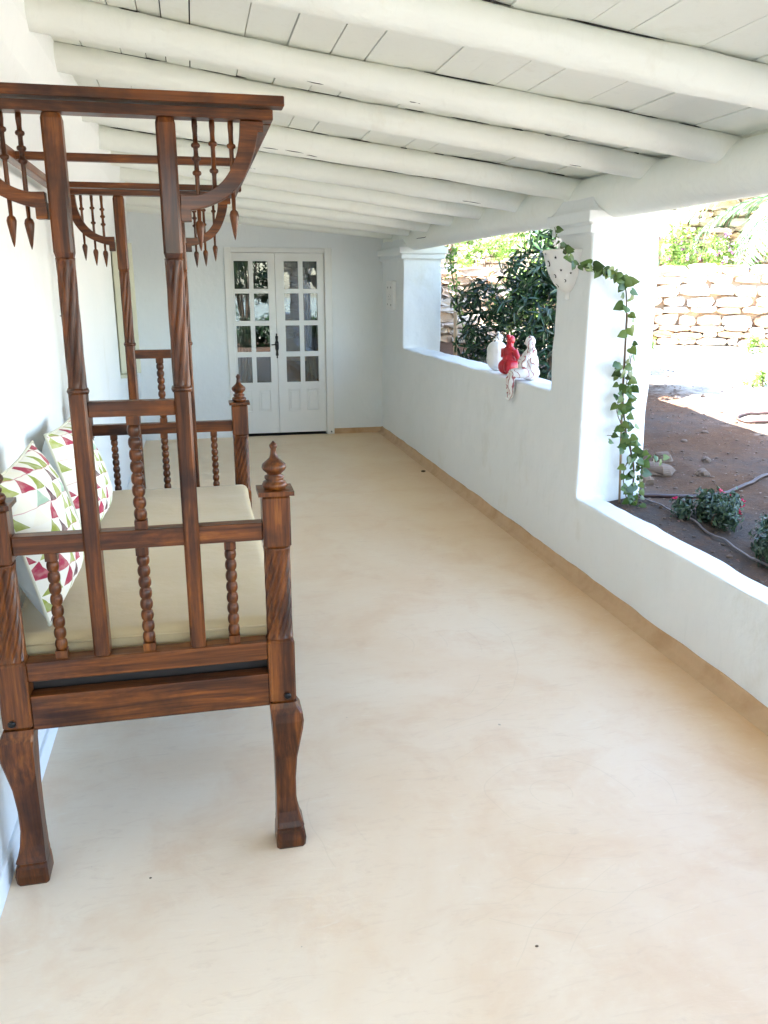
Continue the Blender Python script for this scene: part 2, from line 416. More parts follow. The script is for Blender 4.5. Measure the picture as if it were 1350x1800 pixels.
# ------------------------------------------------------------ house walls
def slope(y): return .13-.012*sstep(3.5, 5.3, y)-.03*sstep(5.5, 8.8, y)
def ztop(x, y): return 2.198+(1.9-x)*slope(y)           # underside of the planks
mb = MB()
R = []
for y in [-2.8, 0, 1, 2, 3, 4, 5, 6, 7, 7.8, 8.5, 9.0, YB+.01]:  # wall carried on behind the camera, unseen, to hold back sky light
    t = .14*(1-sstep(7.2, 9.0, y)); row = [(-4.0, y, -.12), (XL, y, -.12), (XL, y, 1.0), (XL, y, 1.6), (XL, y, 2.04), (XL+.05*t/.14, y, 2.16), (XL+t*.8, y, 2.28), (XL+t, y, 2.40), (XL+t, y, 2.75), (-4.0, y, 2.75)]
    R.append(row)
# window recess is cut as a shallow dark opening behind the shutter leaves
mb.rings(R, smooth=False)
hw = empty('house_wall', (XL, 4, 0), 'long bright white limewashed house wall behind the carved daybed', 'wall')
def par(o, p):
    o.parent = p; o.matrix_parent_inverse = Matrix.Translation(-p.location); return o
def B(m, name, mat, p, bevel=0):
    """build in world coordinates and parent to a located empty"""
    o = m.build(name, mat, None, bevel); return par(o, p)
w = B(mb, 'wall_body', M['wall'], hw)
mb = MB(); mb.box(XL-.01, XL+.012, -2.8, YB-.02, -.01, .075); B(mb, 'plinth', M['wall'], hw, .005)

ew = empty('end_wall', (.9, YB, 0), 'bluish white plastered wall at the far end holding the glazed double door', 'wall')
mb = MB()
DX0, DX1, DZ = .335, 1.475, 2.005
Zt = 2.7
mb.box(-1.4, DX0, YB, YB+.3, -.1, Zt); mb.box(DX1, 2.30, YB, YB+.3, -.1, Zt)
mb.box(DX0, DX1, YB, YB+.3, DZ, Zt)
B(mb, 'wall_body', M['wall'], ew)
mb = MB(); mb.box(DX1+.004, XR, YB-.012, YB+.003, -.01, .06); B(mb, 'skirting', M['skirt'], ew, .004)
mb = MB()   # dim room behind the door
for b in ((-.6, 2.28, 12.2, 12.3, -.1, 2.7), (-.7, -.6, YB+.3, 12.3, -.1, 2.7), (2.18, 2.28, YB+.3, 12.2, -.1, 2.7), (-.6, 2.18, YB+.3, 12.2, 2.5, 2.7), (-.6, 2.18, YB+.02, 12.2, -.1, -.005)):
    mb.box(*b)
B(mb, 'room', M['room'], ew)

# ------------------------------------------------------------ arcade: parapets + columns, fused and softened
mb = MB()
mb.box(XR, XR+.15, .45, 4.2, -.1, .45)            # low parapet
mb.box(XR, XR+.24, 4.5, 8.3, -.1, 1.01)           # high parapet
mb.box(XR, XR+.24, -2.8, .15, -.1, 1.01)
def column(y0, y1, x1=2.425):
    mb.box(XR-.002, x1, y0, y1, -.1, 1.90)
    mb.box(XR-.022, x1+.02, y0-.022, y1+.022, 1.875, 1.915)
    mb.box(XR-.04, x1+.042, y0-.042, y1+.042, 1.925, 1.985)
    # flared head tucked under the lintel log
    v = [(XR-.03, y0-.03, 1.98), (x1+.03, y0-.03, 1.98), (x1+.03, y1+.03, 1.98), (XR-.03, y1+.03, 1.98),
         (XR+.035, y0+.07, 2.135), (x1-.03, y0+.07, 2.135), (x1-.03, y1-.07, 2.135), (XR+.035, y1-.07, 2.135)]
    mb.add(v, [(0, 3, 2, 1), (4, 5, 6, 7), (0, 1, 5, 4), (1, 2, 6, 5), (2, 3, 7, 6), (3, 0, 4, 7)])
CY = [(.05, .48), (4.145, 4.575), (8.21, YB+.05)]
for a, b in CY: column(a, b)
vs, fs = remeshed(mb, .0125, .010, 2.9, 2)
groups = {k: [] for k in ('a', 0, 1, 2)}
for f in fs:
    c = sum((vs[i] for i in f), Vector())/len(f); k = 'a'
    for i, (a, b) in enumerate(CY):
        lim = (.45, .45, 1.01)[i]
        if a-.06 < c.y < b+.06 and (c.z > 1.02 or (c.z > lim+.005 and c.x > XR-.1 and (a+.0 < c.y < b-.0)  and i != 2 and (c.y < a+.43))): k = i
    groups[k].append(f)
pw = empty('parapet_wall', (XR, 4, 0), 'stepped white parapet wall, high at the far opening and knee high nearer the camera', 'wall')
par(submesh(vs, groups['a'], 'wall_body', M['wall']), pw)
COLS = {}
cl = ['white column out of view beside the camera', 'thick white square column in the foreground with climbing vine and pot lamp', 'pale blue shaded white column against the far end wall']
for i, (a, b) in enumerate(CY):
    if not groups[i]: continue
    o = submesh(vs, groups[i], 'column', M['wall']); tag(o, cl[i], 'column', 'columns carrying the lintel log'); COLS[i] = o
# cement skirting: small cove
mb = MB(); prof = [(XR+.01, .068), (XR-.006, .068), (XR-.010, .06), (XR-.014, .03), (XR-.028, .012), (XR-.055, .0025), (XR-.055, -.01), (XR+.01, -.01)]
R = []
for i in range(60):
    y = -2.8+(YB+2.8)*i/59; k = .004*noise.noise(Vector((y*2, 0, 0)))
    R.append([(x+k, y, z+(k*1.2 if z > .05 else 0)) for x, z in prof])
mb.rings(R); B(mb, 'skirting', M['skirt'], pw)

# ------------------------------------------------------------ ceiling
BEAMY = [.85, 1.58, 2.38, 3.13, 3.70, 4.50, 5.27, 5.98, 6.68, 7.38, 8.06, 8.75]
mb = MB(); rr = random.Random(4); x = -.75; gaps = MB()
while x < 2.62:
    w_ = rr.choice([.075, .09, .105, .12, .145, .18]); gap = rr.choice([.0012, .0018, .0025, .0035, .001]); dz = rr.uniform(0, .007)
    yy = [-2.95, -1.5, 0, 1, 2, 3, 4, 5, 6, 7, 8, 9.3]  # unseen board length behind the camera added to cut sky light
    R = []
    for y in yy:
        j = .0015*noise.noise(Vector((x*5, y, 0)))
        R.append([(x+gap+j, y, ztop(x, y)+dz), (x+w_-gap+j, y, ztop(x+w_, y)+dz), (x+w_-gap+j, y, ztop(x+w_, y)+dz+.018), (x+gap+j, y, ztop(x, y)+dz+.018)])
    mb.rings(R, smooth=False); x += w_
pc = mb.build('plank_ceiling', M['ceil']); tag(pc, 'sloping ceiling of white painted boards above the round beams', 'ceiling')
mb = MB(); R = []
for y in [-3.0, -1.5, 0, 2, 4, 5, 6, 7, 8, 9.4, 12.6]:  # roof lengthened out of view behind the camera to dim the sky light
    R.append([(-4.1, y, ztop(-.6, y)+.03), (-.6, y, ztop(-.6, y)+.03), (2.66, y, ztop(2.66, y)+.03), (2.66, y, ztop(2.66, y)+.13), (-.6, y, ztop(-.6, y)+.19), (-4.1, y, ztop(-.6, y)+.25)])
mb.rings(R, smooth=False)
rf = mb.build('roof', simple('dark roof board', (.02, .016, .012), .9)); tag(rf, 'roof slab over the veranda above the white boards', 'roof')
which = ['white log beam overhead nearest the veranda mouth', 'white log beam just above and behind the viewpoint',
         'nearest visible white log, thick, crossing above the knee high wall', 'second visible white log, ending above the near opening',
         'third visible white log, ending just before the vine column', 'fourth visible white log, long dark crack, ending at the vine column',
         'fifth visible white log, meeting the lintel just past the vine column', 'sixth visible white log, meeting the lintel above the pot lamp',
         'seventh visible white log, meeting the lintel above the figurines', 'eighth visible white log, above the dark bush', 'ninth white log, mostly hidden, second from the end wall', 'last white log, closest to the end wall with the door']
for bi, by in enumerate(BEAMY):
    rg = random.Random(bi+10); r0 = {2: .059, 3: .056, 4: .053, 5: .062, 6: .060}.get(bi, .057); pts = []; rad = []
    for i in range(91):
        x = -.72+(2.50+.72)*i/90
        zc = ztop(x, by)-r0+.003+.004*noise.noise(Vector((x, by, 2)))
        pts.append((x, by+.022*noise.noise(Vector((x*.9, by, 5))), zc)); rad.append(r0*(1+.10*noise.noise(Vector((x*1.6, by*3, 1)))+.05*noise.noise(Vector((x*6, by*3, 4)))))
    mb = MB(); mb.tube(pts, rad, 28)
    mb.v = [tuple(Vector(v)*1+Vector((0, 1, 1))*(.0035*noise.noise(Vector((v[0]*3, v[1]*22, v[2]*22)))+.002*noise.noise(Vector((v[0]*9, v[1]*40, v[2]*40))))) for v in mb.v]
    o = mb.build('ceiling_beam', M['log'])
    tag(o, which[bi], 'beam', 'round log beams across the ceiling')
    # open dark joint where the boards ride over the log, on its near side
    xc = -.40
    while xc < 1.98:
        L = rg.uniform(.03, .30)
        if bi >= 2 and rg.random() < .72:
            cr = MB(); q = []
            for s_ in range(6):
                xx = min(xc+L*s_/5, 2.0); q.append((xx, by-.027+.022*noise.noise(Vector((xx*.9, by, 5)))+rg.uniform(-.001, .001), ztop(xx, by)-.0005))
            cr.tube(q, [.0005, .0028, .003, .0026, .003, .0005], 5); cr.build('open_joint', M['crack'], o)
        xc += L+rg.uniform(.01, .16)
    # short dark checks in the paint
    if bi in (3, 5, 6, 4):
        for k in range({3: 2, 4: 2, 5: 6, 6: 3}[bi]):
            xc = rg.uniform(.2, 1.8) if bi != 5 else .05+.11*k
            L = rg.uniform(.04, .10); a = pi*1.30+rg.uniform(-.08, .08) if bi == 5 else pi*1.35+rg.uniform(-.3, .2)
            i0 = int((xc+.72)/3.22*90); p0 = Vector(pts[i0]); rr0 = rad[i0]
            cr = MB(); q = []
            for s_ in range(5):
                xx = xc+L*s_/4; zc = ztop(xx, by)-r0+.003
                q.append((xx, p0.y+cos(a)*(rr0+.0005), zc+sin(a)*(rr0+.0005)+.0015*rg.uniform(-1, 1)))
            cr.tube(q, [.0004, .0016, .0019, .0014, .0004], 5); cr.build('crack', M['crack'], o)
# lintel log
pts = []; rad = []
for i in range(70):
    y = -2.95+(YB+3.05)*i/69
    pts.append((2.150+.018*noise.noise(Vector((y*.7, 0, 9))), y, 2.052+.012*noise.noise(Vector((y*.6, 4, 0)))+.02*sstep(3, 8, y)))
    rad.append(.113*(1+.07*noise.noise(Vector((y*.8, 7, 7)))))
mb = MB(); mb.tube(pts, rad, 24); lo = mb.build('lintel_log', M['log'])
tag(lo, 'heavy whitewashed log running lengthwise over the columns and carrying the beam ends', 'lintel')
cr = MB(); cr.tube([(2.05, 7.9, 2.03), (2.045, 7.7, 2.035), (2.045, 7.5, 2.03), (2.05, 7.3, 2.04)], [.001, .003, .003, .001], 5); cr.build('crack', M['crack'], lo)

# ------------------------------------------------------------ double door
dr = empty('double_door', (.9, YB, 0), 'white double door with small dark glass panes and a black handle plate', 'door')
fy0, fy1 = YB-.02, YB+.10
mb = MB(); mb.box(DX0, .41, fy0, fy1, .0, DZ); mb.box(1.395, DX1, fy0, fy1, .0, DZ); mb.box(.41, 1.395, fy0, fy1, 1.955, DZ)
B(mb, 'frame', M['doorpaint'], dr, .006)
cols = {0: ((.436, .589), (.635, .791)), 1: ((.962, 1.116), (1.164, 1.318))}
rows = [(.590, .868), (.922, 1.201), (1.253, 1.538), (1.585, 1.87)]
ext = {0: (.412, .864), 1: (.868, 1.393)}
for leaf in (0, 1):
    x0, x1 = ext[leaf]; (a0, a1), (b0, b1) = cols[leaf]
    mb = MB(); ly0, ly1 = YB+.022, YB+.062
    mb.box(x0, a0, ly0, ly1, .03, 1.953); mb.box(b1, x1, ly0, ly1, .03, 1.953)
    mb.box(a0, b1, ly0, ly1, .03, rows[0][0]); mb.box(a0, b1, ly0, ly1, rows[3][1], 1.953)
    mb.box(a1, b0, ly0, ly1, rows[0][0], rows[3][1])
    for (q0, q1), (r0, r1) in zip(rows[:-1], rows[1:]):
        mb.box(a0, a1, ly0+.001, ly1, q1, r0); mb.box(b0, b1, ly0+.001, ly1, q1, r0)
    lf = B(mb, 'door_leaf', M['doorpaint'], dr)
    for (c0, c1) in ((a0, a1), (b0, b1)):
        for (r0, r1) in rows:
            m2 = MB(); m2.box(c0-.004, c1+.004, YB+.040, YB+.045, r0-.004, r1+.004)
            o = m2.build('pane', M['glass']); o.parent = lf
        m2 = MB(); xm0, xm1 = c0+.015, c1-.01
        for (e0, e1, f0, f1) in ((xm0, xm1, .27, .278), (xm0, xm1, .507, .515), (xm0, xm0+.008, .278, .507), (xm1-.008, xm1, .278, .507)):
            m2.box(e0, e1, YB+.010, YB+.023, f0, f1)
        m2.box(xm0+.022, xm1-.022, YB+.014, YB+.023, .30, .486)
        o = m2.build('raised_panel', M['doorpaint'], None, .003); o.parent = lf
# lever handle on a long plate
mb = MB(); pl = [(.85, .0), (.857, .008), (.875, .006), (.885, .016), (.93, .012), (.955, .02), (1.02, .02), (1.045, .012), (1.085, .016), (1.097, .006), (1.112, .009), (1.12, 0)]
vsf = [(.862+w_, YB+.014, z) for z, w_ in pl]+[(.862-w_, YB+.014, z) for z, w_ in reversed(pl)]
vsb = [(x, YB+.021, z) for x, y, z in vsf]; n = len(vsf)
mb.add(vsf+vsb, [tuple(range(n)), tuple(range(2*n-1, n-1, -1))]+[(i, i+n, (i+1) % n+n, (i+1) % n) for i in range(n)])
mb.tube([(.862, YB+.015, 1.005), (.862, YB-.03, 1.005), (.85, YB-.04, 1.005), (.80, YB-.035, 1.0)], [.008, .008, .007, .005], 8)
B(mb, 'handle', M['iron'], dr, .001)
mb = MB(); mb.tube([(1.44, YB-.05, .03), (1.44, YB-.02, .03)], .008, 8); B(mb, 'hold_hook', M['iron'], dr)
# curtains in the room behind
for nm, cx0, cx1, lab in (('curtain', .40, .60, 'grey curtain gathered behind the left column of panes'), ('curtain', 1.20, 1.42, 'grey curtain gathered behind the right column of panes')):
    mb = MB(); R = []
    for zi in range(12):
        z = .05+1.95*zi/11; row = []
        for i in range(41):
            x = cx0+(cx1-cx0)*i/40; row.append((x, YB+.17+.02*sin(i*.95+.3*sin(z*2))+.006*sin(i*2.3+z), z))
        R.append(row)
    mb.rings(R, True, False, False); o = mb.build(nm, M['curtain']); tag(o, lab, 'curtain')

# ------------------------------------------------------------ shuttered window on the house wall
wn = empty('shuttered_window', (XL, 7, .93), 'window in the house wall with a cream louvred shutter folded out, beyond the bed', 'window')
mb = MB(); mb.box(XL-.005, XL+.02, 6.95, 7.02, .93, 1.97); mb.box(XL-.005, XL+.02, 7.78, 7.85, .93, 1.97); mb.box(XL-.005, XL+.02, 7.02, 7.78, 1.90, 1.97); mb.box(XL-.005, XL+.05, 6.93, 7.87, .90, .93)
B(mb, 'frame', M['shutter'], wn, .003)
mb = MB(); mb.box(XL+.001, XL+.006, 7.02, 7.78, .93, 1.90); B(mb, 'pane', simple('dark pane', (.02, .025, .03), .08), wn)
def shutter(hy, ang, wd=.15):
    m = MB(); d = Vector((cos(ang), sin(ang), 0)); nn = Vector((-d.y, d.x, 0)); o = Vector((XL+.01, hy, 0))
    def bx(a0, a1, z0, z1, t0=-.016, t1=.016):
        P = [o+d*a+nn*t for a in (a0, a1) for t in (t0, t1)]
        m.add([(p.x, p.y, z) for p in P for z in (z0, z1)], [(0, 1, 3, 2), (4, 6, 7, 5), (0, 4, 5, 1), (2, 3, 7, 6), (0, 2, 6, 4), (1, 5, 7, 3)])
    bx(0, .04, .94, 1.93); bx(wd-.04, wd, .94, 1.93); bx(.04, wd-.04, .94, 1.0); bx(.04, wd-.04, 1.87, 1.93); bx(.04, wd-.04, 1.41, 1.46)
    z = 1.005
    while z < 1.865:
        if not 1.39 < z < 1.455: bx(.038, wd-.038, z, z+.014, -.011, .011)
        z += .022
    return m
for hy, an in ((6.93, radians(8)), (7.87, radians(80))): B(shutter(hy, an), 'shutter', M['shutter'], wn, .001)
mb = MB(); mb.tube([(XL-.01, 4.112, 1.474), (XL+.016, 4.112, 1.474), (XL+.018, 4.112, 1.482)], .0022, 6); nl = mb.build('wall_hook', M['iron']); tag(nl, 'tiny bent iron hook in the bright wall between the bed posts', 'hook')

# ------------------------------------------------------------ daybed
YN, YF = 2.15, 3.93; XC = -.167; HP = .037
bed = empty('canopy_daybed', (XC, (YN+YF)/2, 0), 'dark carved wooden canopy daybed with twisted posts and turned spindles against the left wall', 'daybed')
def P(m, name, mat, parent=None, bevel=0, copyto=None):
    o = m.build(name, mat, None, bevel)
    if parent is None: par(o, bed)
    else: o.parent = parent
    return o
def twist(m, cx, cy, z0, z1, hw, turns, lobes=7, taper=.0, seg=96, dirn=1, dep=.17):
    R = []; n = 60
    for i in range(n+1):
        t = i/n; z = z0+(z1-z0)*t; ph = dirn*2*pi*turns*t
        fade = min(1, t/.07, (1-t)/.07); row = []
        for j in range(seg):
            a = 2*pi*j/seg
            sq = 1/max(abs(cos(a)), abs(sin(a)))          # square section outside
            rb = hw*(.45*min(sq, 1.22)+.55)*(1-.03*fade)
            gr_ = .5+.5*cos(lobes*(a-ph))
            r = rb*(1-dep*fade*(1-gr_)**1.6)
            row.append((cx+r*cos(a), cy+r*sin(a), z))
        R.append(row)
    m.rings(R)
def sqpost(m, cx, cy, z0, z1, hx, hy=None, e=.008):
    hy = hy or hx
    R = []
    for z, k in ((z0, .86), (z0+e, 1), (z1-e, 1), (z1, .86)):
        c = .006
        a, b = hx*k, hy*k
        R.append([(cx-a+c, cy-b, z), (cx+a-c, cy-b, z), (cx+a, cy-b+c, z), (cx+a, cy+b-c, z), (cx+a-c, cy+b, z), (cx-a+c, cy+b, z), (cx-a, cy+b-c, z), (cx-a, cy-b+c, z)])
    m.rings(R, smooth=False)
LEG = [(.47, .000, .037), (.455, .003, .039), (.44, .011, .043), (.415, .015, .043), (.385, .013, .041), (.34, .009, .036), (.29, .004, .031), (.22, .001, .028), (.16, .001, .028), (.115, .004, .031), (.085, .009, .035), (.070, .012, .0385), (.066, .009, .036), (.058, .008, .036), (.052, .012, .040), (.03, .013, .042), (.006, .011, .041), (0, .011, .038)]
def leg(m, cx, cy, sx, sy):
    R = []
    for z, off, h in reversed(LEG):
        x, y, c = cx+sx*off*.75, cy+sy*off*.6, h*.14; h *= 1.03
        R.append([(x-h+c, y-h, z), (x+h-c, y-h, z), (x+h, y-h+c, z), (x+h, y+h-c, z), (x+h-c, y+h, z), (x-h+c, y+h, z), (x-h, y+h-c, z), (x-h, y-h+c, z)])
    m.rings(R, smooth=False)
def beads(m, cx, cy, z0, z1, r, nb, foot=.022, hb=None):
    """turned spindle: square blocks at both ends, ball beads between"""
    hb = hb or r*.98
    m.box(cx-hb, cx+hb, cy-hb, cy+hb, z0, z0+foot); m.box(cx-hb, cx+hb, cy-hb, cy+hb, z1-foot, z1)
    a, b = z0+foot, z1-foot; L = (b-a)/nb; prof = []
    for k in range(nb):
        for s_ in range(9):
            t = s_/8; rr_ = r*(.66+.36*sin(pi*t)**.55)
            if s_ == 8 and k < nb-1: continue
            prof.append((a+L*(k+t), rr_))
    m.lathe(cx, cy, prof, 18)
FIN = [(1.087, .030), (1.095, .034), (1.103, .030), (1.107, .022), (1.112, .026), (1.118, .026), (1.122, .018), (1.127, .021), (1.134, .029), (1.142, .033), (1.150, .031), (1.158, .022), (1.166, .013), (1.176, .009), (1.190, .0075), (1.196, .010), (1.201, .0105), (1.206, .006), (1.212, .001)]
BR_IN = [(-.016, 1.812), (.022, 1.812), (.055, 1.823), (.084, 1.844), (.105, 1.872), (.120, 1.905), (.128, 1.94), (.131, 1.979)]
BR_OUT = [(-.016, 1.777), (.024, 1.780), (.072, 1.797), (.106, 1.818), (.132, 1.847), (.152, 1.885), (.166, 1.925), (.176, 1.979)]
def build_end(y, s):
    """s=-1: near end, faces the camera; s=+1 far end"""
    for cx, sx in ((.183, 1), (-.517, -1)):
        m = MB(); sqpost(m, cx, y, .47, .66, HP); twist(m, cx, y, .66, .925, HP, .40, 12); sqpost(m, cx, y, .925, 1.072, HP)
        m.box(cx-.047, cx+.047, y-.047, y+.047, 1.072, 1.084)
        post = P(m, 'corner_post', WZ)
        m = MB(); leg(m, cx, y, sx, s); P(m, 'leg', WZ, post)
        m = MB(); m.lathe(cx, y, [(1.084, .028)]+FIN, 20); P(m, 'finial', WZ, post)
        m = MB(); yy = y-HP-.001 if s < 0 else y+HP+.001
        m.lathe(0, 0, [(0, .010), (.004, .010), (.007, .005)], 10)
        for i, v in enumerate(m.v): m.v[i] = (cx+.012*sx+v[0], yy+s*v[2], .492+v[1])
        P(m, 'bolt', M['iron'], post)
    for cx in (-.289, -.040):
        m = MB(); h = .0205
        sqpost(m, cx, y, .656, 1.352, h, .030, .004); twist(m, cx, y, 1.352, 1.667, .0225, .38, 7, seg=84, dep=.24); sqpost(m, cx, y, 1.667, 1.979, .0225, .024, .012)
        m.lathe(cx, y, [(1.346, .024), (1.354, .027), (1.362, .024)], 16)
        P(m, 'canopy_post', WZ)
    x0, x1 = -.517+HP, .183-HP
    m = MB(); m.box(x0, x1, y-.021, y+.021, .947, .996); P(m, 'arm_rail', WX, None, .003)
    m = MB(); m.box(x0, x1, y-.026, y+.026, .601, .655); P(m, 'lower_rail', WX, None, .003)
    m = MB(); m.box(x0, x1, y-.028, y+.018, .462, .560); P(m, 'end_apron', WX, None, .003)
    m = MB(); m.box(-.289+.0205, -.040-.0205, y-.017, y+.017, 1.290, 1.328); P(m, 'cross_rail', WX, None, .002)
    m = MB(); beads(m, -.165, y, .996, 1.290, .0165, 8); P(m, 'spindle', WZ)
    m = MB(); beads(m, -.168, y, .655, .947, .0165, 8); P(m, 'spindle', WZ)
    m = MB(); beads(m, .058, y, .655, .947, .0155, 8); P(m, 'spindle', WZ)
    m = MB(); beads(m, -.392, y, .655, .947, .0155, 8); P(m, 'spindle', WZ)
    for sx in (1, -1):
        def X(x): return x if sx > 0 else 2*XC-x
        ins = bezier([(x, 0, z) for x, z in BR_IN], 4); outs = bezier([(x, 0, z) for x, z in BR_OUT], 4)
        m = MB(); R = []
        for a, b in zip(ins, outs):
            R.append([(X(a.x), y-.016, a.z), (X(b.x), y-.016, b.z), (X(b.x), y+.016, b.z), (X(a.x), y+.016, a.z)])
        m.rings(R, smooth=False); m.box(min(X(-.018), X(.008)), max(X(-.018), X(.008)), y-.0158, y+.0158, 1.752, 1.79)
        m.box(min(X(.150), X(.185)), max(X(.150), X(.185)), y-.0155, y+.0155, 1.955, 1.979)
        br = P(m, 'bracket', WX, None, .002)
        specs = [(.026, (1.923, 1.894, 1.862), True), (.066, (1.928, 1.868), not (s < 0 and sx > 0)), (.109, (1.924,), True)]
        if s < 0 and sx < 0: specs = [(.026, (1.936, 1.904, 1.877), True), (.064, (1.943, 1.885), True), (.104, (1.93,), True)]
        for dx, rings_, fin in specs:
            m = MB(); zb = 1.80+ (dx/.13)**3*.045
            if not fin:
                prof = [(zb+.01, .0055)]
            else:
                e = zb-.115
                prof = [(e, .0008), (e+.012, .004), (e+.05, .0105), (e+.058, .0112), (e+.066, .009), (e+.070, .0045), (zb, .0055)]
            for rz in sorted(rings_):
                prof += [(rz-.012, .0052), (rz-.006, .0058), (rz-.004, .0095), (rz, .0108), (rz+.004, .0095), (rz+.006, .0058)]
            prof += [(1.950, .0055), (1.965, .0068), (1.979, .0065)]
            m.lathe(X(dx), y, prof, 12); P(m, 'drop_spindle', WZ, br)
    # double canopy end rail
    yo = -.012 if s < 0 else .012
    m = MB(); m.box(-.545, .208, y-.026, y+.024, 1.980, 2.003); P(m, 'canopy_rail', WX, None, .002)
    m = MB(); m.box(-.568, .234, y-.030+yo, y+.022+yo, 2.008, 2.031); P(m, 'canopy_rail', WX, None, .003)
build_end(YN, -1); build_end(YF, 1)
for cx in (.190, -.525):
    m = MB(); m.box(cx-.018, cx+.018, YN+.026, YF-.026, 1.978, 2.006); P(m, 'canopy_side_rail', WY, None, .003)
for cy in (2.92,):
    m = MB(); m.box(-.507, .172, cy-.012, cy+.012, 1.980, 2.004); P(m, 'canopy_cross_bar', WX, None, .002)
for cx in (.183, -.517):
    m = MB(); m.box(cx-.016, cx+.016, YN+HP, YF-HP, .462, .56); P(m, 'side_apron', WY, None, .003)
m = MB(); m.box(-.497, .163, YN+.03, YF-.03, .556, .578); m.box(-.5, .167, YN+.032, YN+.05, .49, .5775)
P(m, 'base_board', M['platform'])
# mattress
def roundbox(x0, x1, y0, y1, z0, z1, r, amp, step=.05):
    def lin(a, b):
        n = max(2, int((b-a)/step)); return [a, a+r*.3, a+r*.65, a+r]+[a+r+(b-a-2*r)*i/n for i in range(1, n)]+[b-r, b-r*.65, b-r*.3, b]
    X, Y, Z = lin(x0, x1), lin(y0, y1), lin(z0, z1); m = MB(); idx = {}
    def pt(i, j, k):
        key = (i, j, k)
        if key not in idx:
            p = Vector((X[i], Y[j], Z[k])); q = Vector((min(max(p.x, x0+r), x1-r), min(max(p.y, y0+r), y1-r), min(max(p.z, z0+r), z1-r)))
            d = p-q; d = d.normalized() if d.length > 1e-6 else Vector((0, 0, 1)); p = q+d*r
            p += d*amp*(noise.noise(p*4)+.5*noise.noise(p*11)); idx[key] = len(m.v); m.v.append(tuple(p))
        return idx[key]
    def q(*a): m.f.append(tuple(a)); m.sm.append(True); m.mi.append(0)
    nX, nY, nZ = len(X)-1, len(Y)-1, len(Z)-1
    for i in range(nX):
        for j in range(nY):
            for k in (0, nZ): q(pt(i, j, k), pt(i+1, j, k), pt(i+1, j+1, k), pt(i, j+1, k))
    for i in range(nX):
        for k in range(nZ):
            for j in (0, nY): q(pt(i, j, k), pt(i+1, j, k), pt(i+1, j, k+1), pt(i, j, k+1))
    for j in range(nY):
        for k in range(nZ):
            for i in (0, nX): q(pt(i, j, k), pt(i, j+1, k), pt(i, j+1, k+1), pt(i, j, k+1))
    return m
m = roundbox(-.555, .200, YN+.050, YF-.045, .582, .698, .030, .007, .035)
mt = m.build('mattress', M['mattress']); tag(mt, 'thick oatmeal coloured seat mattress lying on the wooden daybed', 'mattress')
m = MB()
for zz in (.672,):
    m.tube([(-.552, YN+.052, zz), (.197, YN+.052, zz)], .0035, 6)
m.build('piping', M['mattress'], mt)

# plaster mouldings round the column heads
for i, o in COLS.items():
    a, b = CY[i]
    for e, z0, z1 in ((.030, 1.872, 1.912), (.052, 1.922, 1.984)):
        if i == 2: b_ = YB+.03
        else: b_ = b+e
        m = roundbox(XR-e, 2.425+e, a-e, b_, z0, z1, .009, .004, .06); m.build('capital_band', M['wall'], o)
# cushions
def cushion(Bc, uvec, vvec, label, wdt=.46, hgt=.44, th=.085):
    u = Vector(uvec).normalized(); v = Vector(vvec).normalized(); w_ = u.cross(v).normalized(); v = w_.cross(u).normalized()
    C0 = Vector(Bc)+u*(wdt/2)+v*(hgt/2)
    N = 28
    def side(sgn, name, mat, parent):
        vs_ = []; uvs = []
        for j in range(N+1):
            for i in range(N+1):
                a, b = -1+2*i/N, -1+2*j/N
                pinch = .10
                x = a*(1-pinch*(1-b*b)*.55*a*a); y = b*(1-pinch*(1-a*a)*.55*b*b)
                h = max(0, (1-a**4)*(1-b**4))**.5*max(0, (1-abs(a)**2.2)*(1-abs(b)**2.2))**.22
                h *= th*(1+.12*noise.noise(Vector((a*1.5, b*1.5, sgn*3+Bc[1])))+.09*noise.noise(Vector((a*3.5, b*3.5, 1)))+.05*noise.noise(Vector((a*8, b*8, 5))))
                p = C0+u*(x*wdt/2)+v*(y*hgt/2)+w_*(sgn*h); vs_.append(p); uvs.append(((a+1)/2, (b+1)/2))
        fs_ = [(j*(N+1)+i, j*(N+1)+i+1, (j+1)*(N+1)+i+1, (j+1)*(N+1)+i) for j in range(N) for i in range(N)]
        if sgn < 0: fs_ = [f[::-1] for f in fs_]
        me = bpy.data.meshes.new(name); me.from_pydata([tuple(p) for p in vs_], [], fs_); me.polygons.foreach_set('use_smooth', [True]*len(fs_))
        uvl = me.uv_layers.new(name='UVMap')
        for lp in me.loops: uvl.data[lp.index].uv = uvs[lp.vertex_index]
        me.materials.append(mat); me.update(); o = bpy.data.objects.new(name, me); return link(o, parent)
    root = side(1, 'cushion', M['pattern'], None); tag(root, label, 'cushion', 'triangle print cushions on the daybed')
    side(-1, 'cushion_back', M['cushback'], root)
    m = MB(); ed = []
    for k in range(4*N):
        s_, t = divmod(k, N); q = -1+2*t/N
        a, b = ((q, -1), (1, q), (-q, 1), (-1, -q))[s_]
        x = a*(1-.10*(1-b*b)*.55*a*a); y = b*(1-.10*(1-a*a)*.55*b*b)
        ed.append(C0+u*(x*wdt/2)+v*(y*hgt/2))
    ed.append(ed[0]); m.tube(ed, .0045, 6); m.build('piping', M['piping'], root)
cushion((-.435, 2.25, .706), (.02, .44, .02), (-.09, .06, .40), 'patterned cushion nearest the camera, leaning on the wall behind the left corner post', .46, .425)
cushion((-.43, 3.03, .706), (.03, .44, .0), (-.10, .05, .40), 'patterned cushion farther along the bed, partly behind the tall canopy post', .46, .41)

